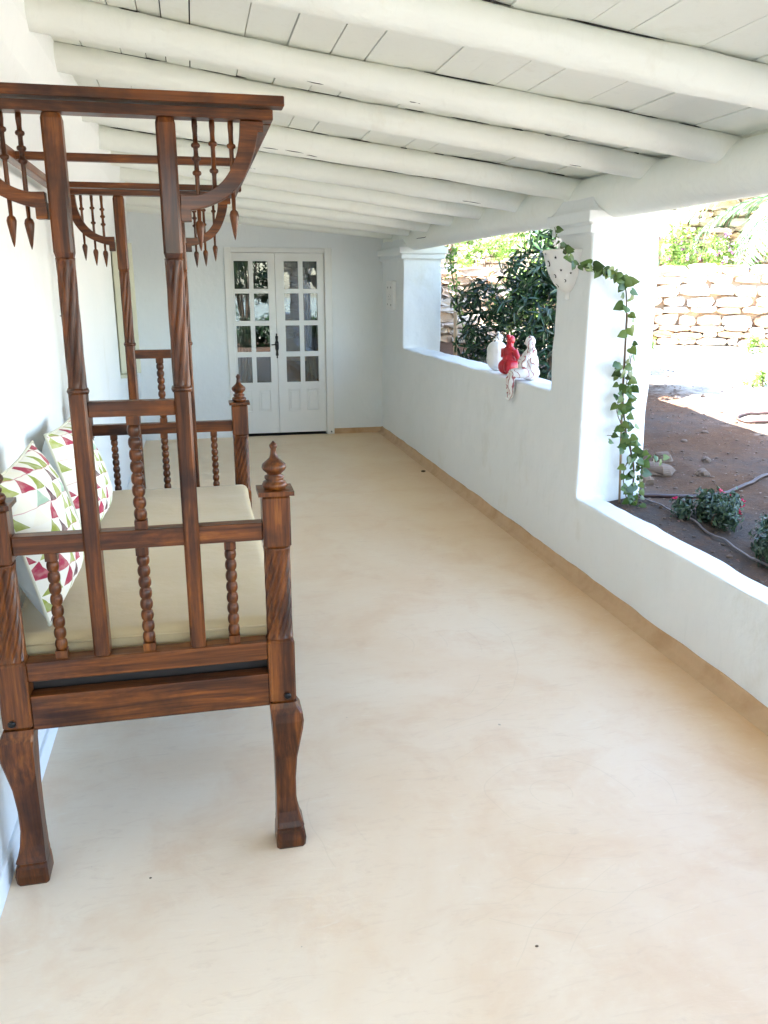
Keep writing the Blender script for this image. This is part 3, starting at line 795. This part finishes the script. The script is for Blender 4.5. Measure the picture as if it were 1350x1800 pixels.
# ------------------------------------------------------------ figurines on the parapet
def ell(m, c, r, rot=0, seg=14):
    R = []
    for i in range(seg+1):
        t = pi*i/seg; row = []
        for j in range(seg):
            a = 2*pi*j/seg; x, y, z = r[0]*sin(t)*cos(a), r[1]*sin(t)*sin(a), -r[2]*cos(t)
            if i in (0, seg): x, y = .0002*cos(a), .0002*sin(a)
            y, z = y*cos(rot)-z*sin(rot), y*sin(rot)+z*cos(rot)
            row.append((c[0]+x, c[1]+y, c[2]+z))
        R.append(row)
    m.rings(R)
def limb(m, pts, rad): m.tube(pts, rad, 10)
def fuse(m, name, mat, root=None, vox=.0032):
    vs_, fs_ = remeshed(m, vox, .0008, 30, 1)
    return submesh(vs_, fs_, name, mat, root)
SZ = 1.012
def place(o, x, y, rz): o.location = (x, y, SZ); o.rotation_euler = (0, 0, rz)
# local frame: figure faces +x
m = MB(); ell(m, (0, 0, .08), (.075, .092, .082)); ell(m, (-.005, 0, .145), (.066, .088, .070)); ell(m, (-.002, 0, .112), (.070, .089, .075)); limb(m, [(.0, .065, .16), (.05, .08, .11), (.075, .04, .07)], [.026, .024, .02]); limb(m, [(.0, -.055, .16), (.05, -.07, .11), (.075, -.04, .07)], [.026, .024, .02])
limb(m, [(.03, .03, .04), (.10, .045, .07), (.115, .04, .0)], [.035, .03, .02]); limb(m, [(.03, -.03, .04), (.10, -.045, .07), (.115, -.04, .0)], [.035, .03, .02]); limb(m, [(0, 0, .18), (.008, 0, .215)], [.028, .022])
f1 = fuse(m, 'figurine', M['ceramic']); tag(f1, 'rounded plain white ceramic figurine of a hunched seated woman, farthest of three on the parapet', 'figurine', 'three seated ceramic figurines on the parapet')
m = MB(); ell(m, (.012, 0, .232), (.030, .027, .031)); ell(m, (.0, 0, .266), (.013, .014, .013)); limb(m, [(-.016, 0, .225), (-.03, 0, .19)], [.02, .012]); h_ = fuse(m, 'head', M['speck'], f1)
place(f1, 2.15, 5.80, radians(15))
m = MB(); ell(m, (0, .028, .055), (.062, .048, .055)); ell(m, (0, -.028, .055), (.062, .048, .055)); ell(m, (0, 0, .10), (.042, .052, .06)); ell(m, (.002, 0, .155), (.036, .058, .045)); limb(m, [(0, 0, .18), (.008, 0, .215)], [.027, .022]); ell(m, (.012, 0, .236), (.030, .027, .033)); ell(m, (-.012, 0, .262), (.016, .016, .014))
limb(m, [(0, .056, .17), (.01, .078, .125), (.06, .05, .10)], [.022, .018, .014]); limb(m, [(0, -.056, .17), (.01, -.078, .125), (.06, -.05, .10)], [.022, .018, .014])
limb(m, [(.02, .03, .04), (.11, .035, .06), (.125, .035, -.0)], [.034, .028, .018]); limb(m, [(.02, -.03, .04), (.11, -.035, .06), (.125, -.035, 0)], [.034, .028, .018])
f2 = fuse(m, 'figurine', M['red']); tag(f2, 'glossy red ceramic figurine of a seated woman seen from behind', 'figurine', 'three seated ceramic figurines on the parapet')
place(f2, 2.125, 5.50, radians(20))
m = MB(); ell(m, (0, 0, .05), (.062, .068, .052)); ell(m, (-.004, 0, .11), (.048, .052, .075)); ell(m, (.0, 0, .175), (.036, .046, .045)); limb(m, [(0, 0, .195), (.004, 0, .225)], [.028, .024]); ell(m, (.008, 0, .248), (.034, .030, .038)); ell(m, (.040, 0, .238), (.010, .008, .010))
limb(m, [(.0, .045, .19), (.05, .06, .145), (.07, .03, .105)], [.02, .017, .013]); limb(m, [(.0, -.045, .19), (.045, -.06, .14), (.07, -.03, .115)], [.02, .017, .013]); ell(m, (.055, 0, .10), (.03, .045, .035))
for sy in (1, -1):
    limb(m, [(.0, .03*sy, .042), (.06, .034*sy, .050), (.115, .03*sy, .042), (.132, .028*sy, .01), (.130, .026*sy, -.06), (.128, .026*sy, -.105), (.150, .026*sy, -.122)], [.036, .034, .031, .026, .022, .015, .011])
f3 = fuse(m, 'figurine', M['streak']); tag(f3, 'white ceramic figurine with red and black drip lines, legs dangling over the parapet edge', 'figurine', 'three seated ceramic figurines on the parapet')
place(f3, 2.13, 5.12, radians(172))

# ------------------------------------------------------------ wall lamps
def hcone(): return [(.0, .016), (.012, .021), (.028, .018), (.036, .017), (.055, .052), (.085, .083), (.13, .112), (.19, .134), (.245, .148), (.252, .156), (.262, .154)]
m = MB(); R = []; prof = hcone()
for z, r in prof:
    R.append([(-(r*.98)*cos(a), r*sin(a), z) for a in [(-pi/2)+pi*i/24 for i in range(25)]])
for z, r in reversed(prof[4:]):
    R.append([(-(r*.98-.008)*cos(a), (r-.008)*sin(a), z+.002) for a in [(-pi/2)+pi*i/24 for i in range(25)]])
m.rings(R, True, False, False)
lp = m.build('wall_lamp', M['ceramic']); lp.location = (XR-.002, 4.40, 1.535); tag(lp, 'white ceramic half bowl wall lamp with moon and star cut-outs on the vine column', 'wall lamp')
def rad_at(z):
    for (z0, r0), (z1, r1) in zip(prof[:-1], prof[1:]):
        if z0 <= z <= z1: return r0+(r1-r0)*(z-z0)/(z1-z0+1e-9)
    return .1
def decal(poly, az, zc, sc):
    mm = MB(); out = []
    for (px, pz) in poly:
        z = zc+pz*sc; r = rad_at(z); a = az+px*sc/r; out.append((-(r*.98+.0008)*cos(a), (r+.0008)*sin(a), z))
    mm.add(out, [tuple(range(len(out)))]); mm.build('cutout', M['dark'], lp)
star = [((1 if k % 2 == 0 else .42)*cos(pi/2+k*pi/5), (1 if k % 2 == 0 else .42)*sin(pi/2+k*pi/5)) for k in range(10)]
moon = [(cos(a), sin(a)) for a in [radians(60+24*i) for i in range(11)]]+[(.35+.72*cos(a), .72*sin(a)) for a in [radians(280-20*i) for i in range(11)]]
for az, zc, sc, sh in ((-1.0, .21, .009, star), (-.55, .22, .011, star), (-.1, .19, .016, moon), (-.75, .155, .009, star), (-.35, .125, .010, moon), (.2, .13, .009, star), (-.9, .10, .008, moon), (.5, .2, .009, star), (-.1, .075, .010, moon), (.0, .24, .006, star), (-1.2, .14, .008, star), (.6, .12, .01, moon)):
    decal(sh, az, zc, sc)
m = MB(); m.box(XR-.045, XR-.001, 8.50, 8.78, 1.375, 1.665)
sl = m.build('wall_lamp', M['ceramic'], None, .006); tag(sl, 'flat rectangular white wall lamp pierced with small round holes beside the far column', 'wall lamp')
for (yy, zz, rr0) in ((8.57, 1.60, .011), (8.70, 1.60, .011), (8.56, 1.425, .012), (8.71, 1.43, .009), (8.58, 1.515, .006), (8.66, 1.51, .006), (8.60, 1.485, .006), (8.66, 1.48, .005), (8.63, 1.53, .005)):
    mm = MB(); mm.add([(XR-.0458, yy+rr0*cos(2*pi*k/14), zz+rr0*sin(2*pi*k/14)) for k in range(14)], [tuple(range(14))]); mm.build('hole', M['dark'], sl)

# ------------------------------------------------------------ leaves
def rot_basis(nrm, d):
    n_ = Vector(nrm).normalized(); t = Vector(d); t = (t-n_*t.dot(n_)); t = t.normalized() if t.length > 1e-4 else n_.orthogonal().normalized()
    return t, n_.cross(t), n_
HEART = [(0, 0), (-.10, .22), (-.02, .44), (.22, .50), (.50, .40), (.78, .20), (1.05, 0)]
def heart(m, p, nrm, d, L):
    t, b, n_ = rot_basis(nrm, d); p = Vector(p)
    pts = [p+t*(x*L)+b*(y*L)-n_*(abs(y)*.25*L if i else 0)-n_*(x*x*.12*L) for i, (x, y) in enumerate(HEART)]
    pts2 = [p+t*(x*L)-b*(y*L)-n_*(abs(y)*.25*L)-n_*(x*x*.12*L) for x, y in HEART[1:-1]]
    mid = [p+t*(x*L)-n_*(x*x*.12*L) for x in (.25, .5, .78)]
    V_ = pts+pts2+mid  # 0..6, 7..11, 12..14
    m.add(V_, [(0, 1, 2, 3, 12), (12, 3, 4, 13), (13, 4, 5, 14), (14, 5, 6), (0, 12, 9, 8, 7), (12, 13, 10, 9), (13, 14, 11, 10), (14, 6, 11)], True)
def lance(m, p, nrm, d, L, W_):
    t, b, n_ = rot_basis(nrm, d); p = Vector(p); c = random.uniform(.05, .3)
    def q(x, y): return p+t*(x*L)+b*(y*W_)-n_*(x*x*c*L)+n_*(abs(y)*W_*.35)
    m.add([q(0, 0), q(.3, .45), q(.65, .4), q(1, 0), q(.65, -.4), q(.3, -.45), q(.48, 0)], [(0, 1, 6), (1, 2, 6), (2, 3, 6), (3, 4, 6), (4, 5, 6), (5, 0, 6)], False)
def rv(s=1): return Vector((random.uniform(-s, s), random.uniform(-s, s), random.uniform(-s, s)))

# vine on the near column
vn = empty('climbing_vine', (2.31, 4.05, .40), 'young green climbing vine trained up the near white column and arching over the pot lamp', 'vine')
path = bezier([(2.31, 4.04, .38), (2.325, 4.05, .54), (2.325, 4.07, .67), (2.275, 4.08, .83), (2.245, 4.09, 1.02), (2.24, 4.09, 1.20), (2.23, 4.09, 1.44), (2.215, 4.09, 1.585), (2.17, 4.08, 1.655), (2.07, 4.08, 1.692), (1.98, 4.08, 1.705), (1.91, 4.10, 1.72), (1.90, 4.17, 1.775), (1.865, 4.20, 1.84), (1.845, 4.20, 1.90)], 6)
m = MB(); m.tube(path, [.006-.0045*i/len(path) for i in range(len(path))], 7)
p2 = bezier([(2.30, 4.03, .40), (2.26, 4.05, .60), (2.30, 4.06, .75), (2.21, 4.08, .95), (2.25, 4.08, 1.08), (2.27, 4.08, 1.25)], 6); m.tube(p2, .003, 6)
m.tube([(2.26, 4.09, .80), (2.21, 4.07, .82), (2.15, 4.06, .825)], .0018, 5)
m.tube(bezier([(2.33, 4.05, .62), (2.37, 4.06, .72), (2.44, 4.05, .70), (2.47, 4.03, .69)], 4), .002, 5)
B(m, 'stem', M['stem'], vn)
m = MB(); m.tube([(2.28, 4.10, .38), (2.25, 4.105, 1.0), (2.24, 4.105, 1.47)], .0065, 8); B(m, 'stake', M['bamboo'], vn)
m = MB(); rl = random.Random(3); random.seed(3); np_ = len(path)
def vleaf(p, spread, L, out=(0, -1, .25)):
    side = rl.choice((-1, 1)); d = Vector((side*rl.uniform(.3, 1), rl.uniform(-.5, .1), rl.uniform(-1, .1)))
    nn = Vector(out)+Vector((rl.uniform(-.9, .9), rl.uniform(-.3, .5), rl.uniform(-.7, .7)))
    heart(m, Vector(p)+Vector((side*rl.uniform(0, spread), rl.uniform(-.035, -.005), rl.uniform(-.01, .01))), nn, d, L)
for i, p in enumerate(path):
    t = i/np_
    if t < .36: k, L, sp = 3, .046, .05
    elif t < .52: k, L, sp = 1, .055, .03
    elif t < .62: k, L, sp = (2 if i % 2 else 2), .058, .025
    elif t < .90: k, L, sp = (1 if i % 3 else 0), .058, .008
    else: k, L, sp = 1 if i % 2 else 0, .034, .012
    if .57 < t < .62: k = 3
    for _ in range(k): vleaf(p, sp, L*rl.uniform(.5, 1.2))
for p in p2[::2]: vleaf(p, .015, .045)
for q in ((2.41, 4.04, .71), (2.44, 4.03, .70), (2.46, 4.03, .68), (2.38, 4.04, .73), (2.42, 4.05, .68), (2.47, 4.02, .70), (2.15, 4.06, .81), (2.16, 4.06, .83)): vleaf(q, .01, .036)
B(m, 'foliage', M['vineleaf'], vn)
m = MB()
for k in range(9): lance(m, (1.862, 4.19, 1.825), (rl.uniform(-.5, .5), -1, rl.uniform(-.5, .5)), (cos(k*.7), 0, sin(k*.7)), .030, .024)
B(m, 'flower', M['whiteflower'], vn)

# thin creeper by the far column
cv = empty('garden_creeper', (2.72, 8.6, .75), 'sparse pale creeper on a thin stake just outside the far column', 'vine')
m = MB(); cp = bezier([(2.92, 8.3, .70), (2.83, 8.4, 1.0), (2.74, 8.5, 1.25), (2.68, 8.5, 1.5), (2.62, 8.5, 1.75), (2.60, 8.5, 1.95)], 6); m.tube(cp, .007, 6)
B(m, 'stem', M['stem'], cv)
m = MB(); m.tube([(2.76, 8.75, .7), (2.75, 8.75, 1.35)], .022, 8); B(m, 'stake', M['bamboo'], cv)
m = MB()
for p in cp:
    for _ in range(int(3+14*max(0, p.z-1.2))): lance(m, p+rv(.055), rv(), rv(), .045, .028)
B(m, 'foliage', M['lightleaf'], cv)

# dark bush/tree outside the far opening
def bush(name, base, label, cat, blobs, nleaf, L, Wd, mats, seed=1, group=None, trunk=.03, flowers=None, stems=6):
    random.seed(seed); root = empty(name, base, label, cat, group); bx, by, bz = base
    m = MB(); sumv = sum(b[3]**2 for b in blobs)
    for (cx, cy, cz, r) in blobs[:stems]:
        e = Vector((bx+cx, by+cy, bz+cz)); s0 = Vector((bx+random.uniform(-.04, .04), by+random.uniform(-.04, .04), bz-.05)); mid = (s0+e)/2+rv(.08)
        m.tube(bezier([s0, mid, e], 4), [trunk*(1-.09*i) for i in range(9)], 6)
    B(m, 'trunk', M['bark'], root)
    m = MB(); mfs = []
    for (cx, cy, cz, r) in blobs:
        nn = int(nleaf*r*r/sumv/5); c = Vector((bx+cx, by+cy, bz+cz))
        for _ in range(nn):
            d = rv().normalized(); rr_ = r*random.uniform(.35, 1.08)**.7; tip = c+Vector((d.x*rr_, d.y*rr_, d.z*rr_*.95)); ax = (d+Vector((0, 0, .35))+rv(.5)).normalized()
            m.tube([tip-ax*L*.9, tip], .003*L/.1, 3, False) if _ % 3 == 0 else None
            o1 = ax.orthogonal().normalized()
            for k in range(5):
                a = k*2.4+random.uniform(0, .6); q = Matrix.Rotation(a, 3, ax) @ o1
                dd = (q+ax*random.uniform(.1, 1.0)).normalized(); lance(m, tip-ax*(k*.012), ax+rv(.5), dd, L*random.uniform(.7, 1.15), Wd)
            if flowers and random.random() < flowers[1]:
                mf = MB()
                for k in range(6): lance(mf, tip+ax*.01, rv(), rv(), flowers[2], flowers[2]*.7)
                mfs.append(mf)
    B(m, 'foliage', M[mats], root)
    for mf in mfs[:90]: B(mf, 'flower', M[flowers[0]], root)
    return root
bush('laurel_bush', (3.05, 7.0, .62), 'dense dark green bush rising outside the far opening behind the figurines', 'bush',
     [(-.45, .5, .5, .28), (-.5, .6, .9, .22), (0, 0, .35, .35), (-.3, .1, .35, .30), (.35, 0, .3, .34), (-.05, 0, .75, .38), (.3, .1, .75, .36), (-.33, .1, .78, .24), (.1, .05, 1.12, .36), (.42, .1, 1.15, .30), (-.18, .05, 1.12, .26), (.2, .1, 1.5, .26), (.5, .2, 1.5, .22), (.7, 0, .6, .3), (.7, 0, 1.1, .3), (.0, .1, 1.4, .18)], 5200, .105, .030, 'bushleaf', 5, None, .022)
bush('laurel_bush', (3.25, 8.0, .75), 'bush top with sunlight put into paler leaves, just behind the dark bush under the lintel', 'bush',
     [(0, 0, .7, .4), (.3, 0, 1.0, .4), (.1, .1, 1.4, .35), (.5, .1, 1.45, .35), (.8, .1, 1.2, .35)], 2600, .10, .030, 'lightleaf', 6, None, .022)  # sunlit top of the dark bush, its light carried by paler leaf colour
# red flowered low shrubs beside the low parapet
bush('rose_shrub', (2.60, 3.72, .40), 'low grey green shrub with red flowers beside the knee high wall', 'shrub',
     [(0, 0, .07, .10), (-.10, .1, .06, .08), (.12, .03, .08, .09), (0, -.14, .07, .09), (.05, .1, .1, .08)], 1500, .035, .016, 'greyleaf', 8, 'low flowering shrubs along the low wall', .005, ('redflower', .035, .022))
bush('rose_shrub', (2.57, 3.18, .39), 'low grey green shrub with red flowers cropped by the right picture edge', 'shrub',
     [(0, 0, .08, .11), (.1, .12, .08, .1), (-.07, -.1, .07, .10), (.13, -.05, .1, .1), (0, -.25, .08, .12)], 1700, .035, .016, 'greyleaf', 9, 'low flowering shrubs along the low wall', .005, ('redflower', .03, .022))

# ------------------------------------------------------------ dry stone walls
def stone(m, c, hx, hz, hy, rg):
    """c centre, along tangent hx, up hz, depth hy: rounded irregular block"""
    t = Vector((T28[0], T28[1], 0)); n_ = Vector((-N28[0], -N28[1], 0)); R = []; J = 11
    for i, (dd, k) in enumerate(((0, 1.0), (.55, 1.0), (.9, .95), (1.0, .80))):
        row = []
        for j in range(J):
            a = 2*pi*(j+.5)/J; ca, sa = cos(a), sin(a); q = (abs(ca)**5+abs(sa)**5)**(-1/5)
            w1 = 1+.16*noise.noise(Vector((c.x*7+ca*1.3, c.z*9+sa*1.3, c.y*5)))*2
            row.append(c+t*(hx*k*q*ca*w1)+Vector((0, 0, hz*k*q*sa*w1))+n_*(hy*dd*(1+.3*rg.uniform(-1, 1)*(dd > .8))))
        R.append(row)
    m.rings(R, False, True)
def stonewall(Dn, t0, t1, zb, h, label, seed):
    rg = random.Random(seed); m = MB(); z = 0; m.cur = 0
    while z < h:
        ch = rg.uniform(.07, .17); t = t0+rg.uniform(0, .2)
        while t < t1:
            wd = rg.uniform(.14, .50)*(1 if ch > .12 else .8)
            b = Vector((N28[0]*Dn+T28[0]*(t+wd/2), N28[1]*Dn+T28[1]*(t+wd/2), 0)); gz = zb(b.x, b.y)
            zz = gz+z+ch/2+rg.uniform(-.015, .015)
            top = gz+h+.05*noise.noise(Vector((t, Dn, 0)))
            if zz < top: stone(m, Vector((b.x, b.y, zz)), wd/2*.99, ch/2*.99, rg.uniform(.06, .13), rg)
            t += wd
        z += ch
    m.cur = 1
    a = [Vector((N28[0]*(Dn+.02+.3*k)+T28[0]*t, N28[1]*(Dn+.02+.3*k)+T28[1]*t, 0)) for t in (t0, t1) for k in (0, 1)]
    zlo = min(zb(p.x, p.y) for p in a)-.3; zhi = max(zb(p.x, p.y) for p in a)+h-.06
    m.add([(p.x, p.y, z_) for p in a for z_ in (zlo, zhi)], [(0, 1, 3, 2), (4, 6, 7, 5), (0, 4, 5, 1), (2, 3, 7, 6), (0, 2, 6, 4), (1, 5, 7, 3)])
    o = m.build('stone_wall', [M['stone'], M['mortar']]); tag(o, label, 'stone wall'); return o
base11 = lambda x, y: .37+.075*(11.0-4)+.01
stonewall(11.0, -4.6, 5.5, base11, .92, 'lower dry stone retaining wall of pale rubble across the garden', 3)
stonewall(12.5, -5.2, 6.5, lambda x, y: base11(x, y)+.86, 1.25, 'upper dry stone terrace wall behind the flowering bank', 4)

# plants on the terrace between the walls and at the wall foot
def at(d, t, dz=0):
    x, y = N28[0]*d+T28[0]*t, N28[1]*d+T28[1]*t; return (x, y, g(x, y)+dz)
def low(c, sc, n_, seed, label, mat, fl, group, cat='shrub', name='terrace_shrub', L=.07):
    random.seed(seed); bl = [(random.uniform(-.28, .28)*sc, random.uniform(-.1, .1)*sc, random.uniform(.05, .42)*sc, random.uniform(.13, .2)*sc) for _ in range(9)]
    return bush(name, c, label, cat, bl, n_, L, L*.35, mat, seed, group, .008, fl, 4)
tl = [(11.7, .15, 1.1, 'leafy light green shrub on the terrace right beside the vine column', None), (11.75, .85, 1.2, 'magenta flowering shrub on the terrace to the right of the vine column', ('magenta', .12, .05)),
      (11.55, 1.35, .9, 'small magenta flowering shrub spilling over the lower stone wall', ('magenta', .18, .05)), (11.8, 1.9, 1.3, 'light green shrub under the palm fronds', None), (11.9, 2.6, 1.2, 'light green shrub at the far right picture edge on the terrace', None),
      (12.2, .5, 1.3, 'pale shrub against the upper stone wall with a few pink flowers', ('magenta', .12, .05)), (11.8, -3.4, .8, 'light green shrub on the terrace glimpsed beside the far column', None), (11.8, -1.8, 1.2, 'light green shrub on the terrace above the dark bush', None)]
for i, (d, t, sc, lab, fl) in enumerate(tl): low(at(d, t), sc, 900, 30+i, lab, 'lightleaf', fl, 'shrubs on the stone terrace')
for i, (d, t, sc, lab) in enumerate([(10.6, .35, .35, 'small green weed tuft at the foot of the stone wall near the column'), (10.4, 1.55, .38, 'small yellow green weed tuft at the foot of the stone wall to the right'), (8.3, 1.25, .35, 'small plant in the sunny dirt at the right picture edge')]):
    low(at(d, t), sc, 260, 50+i, lab, 'lightleaf', None, 'weeds in the garden', 'weed', 'weed_tuft', .05)
# tuft growing out of the upper wall
low((N28[0]*12.4+T28[0]*.55, N28[1]*12.4+T28[1]*.55, 2.38), .35, 200, 61, 'dark dry tuft growing from the upper stone wall', 'greyleaf', None, None, 'weed', 'wall_tuft', .05)

# palm
def palm(base, label, seed, n_=16, FL=2.1, crown=.9, droop=.9):
    random.seed(seed); root = empty('palm_tree', base, label, 'palm tree', 'palms'); b = Vector(base)
    m = MB(); m.tube([b+Vector((0, 0, -.1)), b+Vector((.02, 0, crown*.5)), b+Vector((0, 0, crown))], [.17, .15, .12], 12); B(m, 'trunk', M['bark'], root)
    for k in range(n_):
        az = 2*pi*k/n_+random.uniform(-.15, .15); el = random.uniform(.15, 1.2); L_ = FL*random.uniform(.8, 1.1)
        pts = []; p = b+Vector((0, 0, crown)); ang = el
        for i in range(13):
            pts.append(p.copy()); p = p+Vector((cos(az)*cos(ang), sin(az)*cos(ang), sin(ang)))*(L_/12); ang -= droop*1.6/12*(1+i*.05)
        m = MB(); m.tube(pts, [.016*(1-.07*i) for i in range(13)], 5)
        for i in range(2, 12):
            for s_ in (0, .33, .66):
                q = pts[i].lerp(pts[i+1], s_); t = (pts[i+1]-pts[i]).normalized(); sd_ = t.cross(Vector((0, 0, 1))).normalized(); up = sd_.cross(t)
                LL = .42*sin(pi*min(1, (i+s_)/12.5)**.8)+.08
                for sg in (1, -1):
                    lance(m, q, up+sd_*sg*.3, sd_*sg+t*.75+up*.2+rv(.08), LL, .032)
        B(m, 'frond', M['palmleaf'], root)
palm(at(11.95, 2.35, -.05), 'palm with long bright green fronds at the right picture edge above the stone wall', 21, 22, 2.1, .95)
# trees behind the viewpoint, mirrored in the door panes
def tree(base, label, seed, h=3.2, r=1.3):
    random.seed(seed); bl = [(random.uniform(-.6, .6)*r, random.uniform(-.6, .6)*r, h*random.uniform(.45, 1.0), r*random.uniform(.3, .5)) for _ in range(14)]
    bush('garden_tree', base, label, 'tree', bl, 3600, .16, .06, 'bushleaf', seed, 'trees behind the veranda, mirrored in the door', .06, None, 6)
tree((-1.6, -9, -.12), 'leafy garden tree mirrored in the left door panes', 71); tree((1.7, -10.5, -.12), 'leafy garden tree mirrored in the right door panes', 72, 3.4, 1.4)
for hx, hs in ((-2.2, 81), (-.9, 82), (.5, 83), (1.9, 84), (3.2, 85)):  # hedge added out of view to darken the door pane reflections
    random.seed(hs); bush('unseen_hedge', (hx, -7.2, -.12), 'unseen dark hedge plant added behind the veranda, %s from the house side' % {81: 'first', 82: 'second', 83: 'third', 84: 'fourth', 85: 'fifth'}[hs], 'hedge', [(random.uniform(-.5, .5), random.uniform(-.2, .2), random.uniform(.2, .85), .42) for _ in range(9)], 2200, .13, .05, 'bushleaf', hs, 'unseen hedge plants added behind the veranda', .02, None, 4)
palm((.2, -11.5, -.12), 'small palm mirrored in the door panes', 73, 14, 1.6, .9)

# ------------------------------------------------------------ hoses, rocks, litter
def onground(pts, r, lift=.0): return [(x, y, g(x, y)+r+lift) for x, y in pts]
def dense(pts, n_=8): return [(p.x, p.y) for p in bezier([(x, y, 0) for x, y in pts], n_)]
m = MB(); m.tube(onground(dense([(2.42, 4.15), (2.62, 4.08), (2.85, 4.07), (3.1, 4.16), (3.4, 4.30), (3.8, 4.42), (4.4, 4.5)]), .011), .011, 8)
o = m.build('garden_hose', M['hose']); tag(o, 'brown garden hose lying across the shaded dirt beside the low wall', 'hose')
m = MB(); m.tube(onground(dense([(4.7, 5.4), (4.35, 5.45), (4.12, 5.52), (4.10, 5.66), (4.25, 5.76), (4.6, 5.7), (5.2, 5.65)]), .012), .012, 8)
o = m.build('garden_hose', M['hose']); tag(o, 'looped end of a brown hose at the edge of the sunlit dirt, right picture edge', 'hose')
m = MB(); m.tube(onground(dense([(2.40, 4.12), (2.47, 3.95), (2.50, 3.75), (2.49, 3.5), (2.47, 3.2), (2.45, 2.6)]), .006, .01), .006, 8)
o = m.build('drip_pipe', M['pipe']); tag(o, 'thin grey drip pipe running past the shrubs along the low wall', 'pipe')
def rock(x, y, r, seed, label, flat=.6, group='rocks in the dirt by the near column'):
    m = MB(); ell(m, (0, 0, 0), (r, r*.8, r*flat), 0, 16)
    m.v = [tuple(Vector(v)*(1+.55*noise.noise(Vector(v)/r*.9+Vector((seed*3.1, 0, 0)))+.14*noise.cell(Vector(v)/r*2.2+Vector((seed, 0, 0))))) for v in m.v]; m.sm = [False]*len(m.sm)
    o = m.build('rock', M['fieldrock']); o.location = (x, y, g(x, y)+r*flat*.35); o.rotation_euler = (0, 0, seed); tag(o, label, 'rock', group)
rock(2.66, 4.75, .11, 1, 'large pale rock half hidden behind the near column', .7); rock(2.80, 4.62, .12, 2, 'broad flat rock beside the near column', .4)
rock(2.95, 4.78, .06, 3, 'rounded rock to the right of the flat rock', .7); rock(3.02, 4.45, .05, 4, 'small loose rock in front of the rounded rock', .6)
rock(2.62, 4.45, .07, 5, 'rock touching the column foot beside the hose end', .6); rock(2.78, 4.95, .09, 6, 'rock at the back of the pile behind the flat rock', .6)
rock(3.22, 4.72, .035, 7, 'lone little stone in the reddish dirt', .7)
random.seed(12); m = MB()
for _ in range(3000):
    x = 2.25+random.random()**1.3*3.2; y = random.uniform(1.8, 8.4)
    s_ = random.uniform(.003, .008)*(1.6 if random.random() < .06 else 1); p = Vector((x, y, g(x, y)+.003)); lance(m, p, Vector((0, 0, 1))+rv(.6), rv(), s_*2, s_*1.5)
o = m.build('ground_litter', M['litter']); tag(o, 'dry leaf litter and petals scattered over the dirt', 'litter', None, 'stuff')
random.seed(13); m = MB()
for _ in range(1500):
    x = 2.25+random.random()**1.2*3.0; y = random.uniform(2.0, 8.4); r = random.uniform(.004, .012)*(2.2 if random.random() < .05 else 1)
    ell(m, (x, y, g(x, y)+r*.2), (r*random.uniform(.8, 1.5), r, r*.6), 0, 6)
o = m.build('gravel', M['fieldrock']); tag(o, 'small loose gravel in the dirt', 'gravel', None, 'stuff')
# bits on the floor
def crumb(x, y, r, lab):
    m = MB(); ell(m, (0, 0, 0), (r, r*.7, r*.4), 0, 8); o = m.build('dry_leaf', M['stem']); o.location = (x, y, r*.3); tag(o, lab, 'leaf', 'bits dropped on the floor')
crumb(1.93, 7.0, .022, 'dark curled leaf on the floor near the far parapet foot')
crumb(.75, 1.59, .005, 'brown crumb on the pale floor at the lower right')
crumb(-.21, 2.06, .004, 'tiny dark crumb on the floor between the front bed legs')
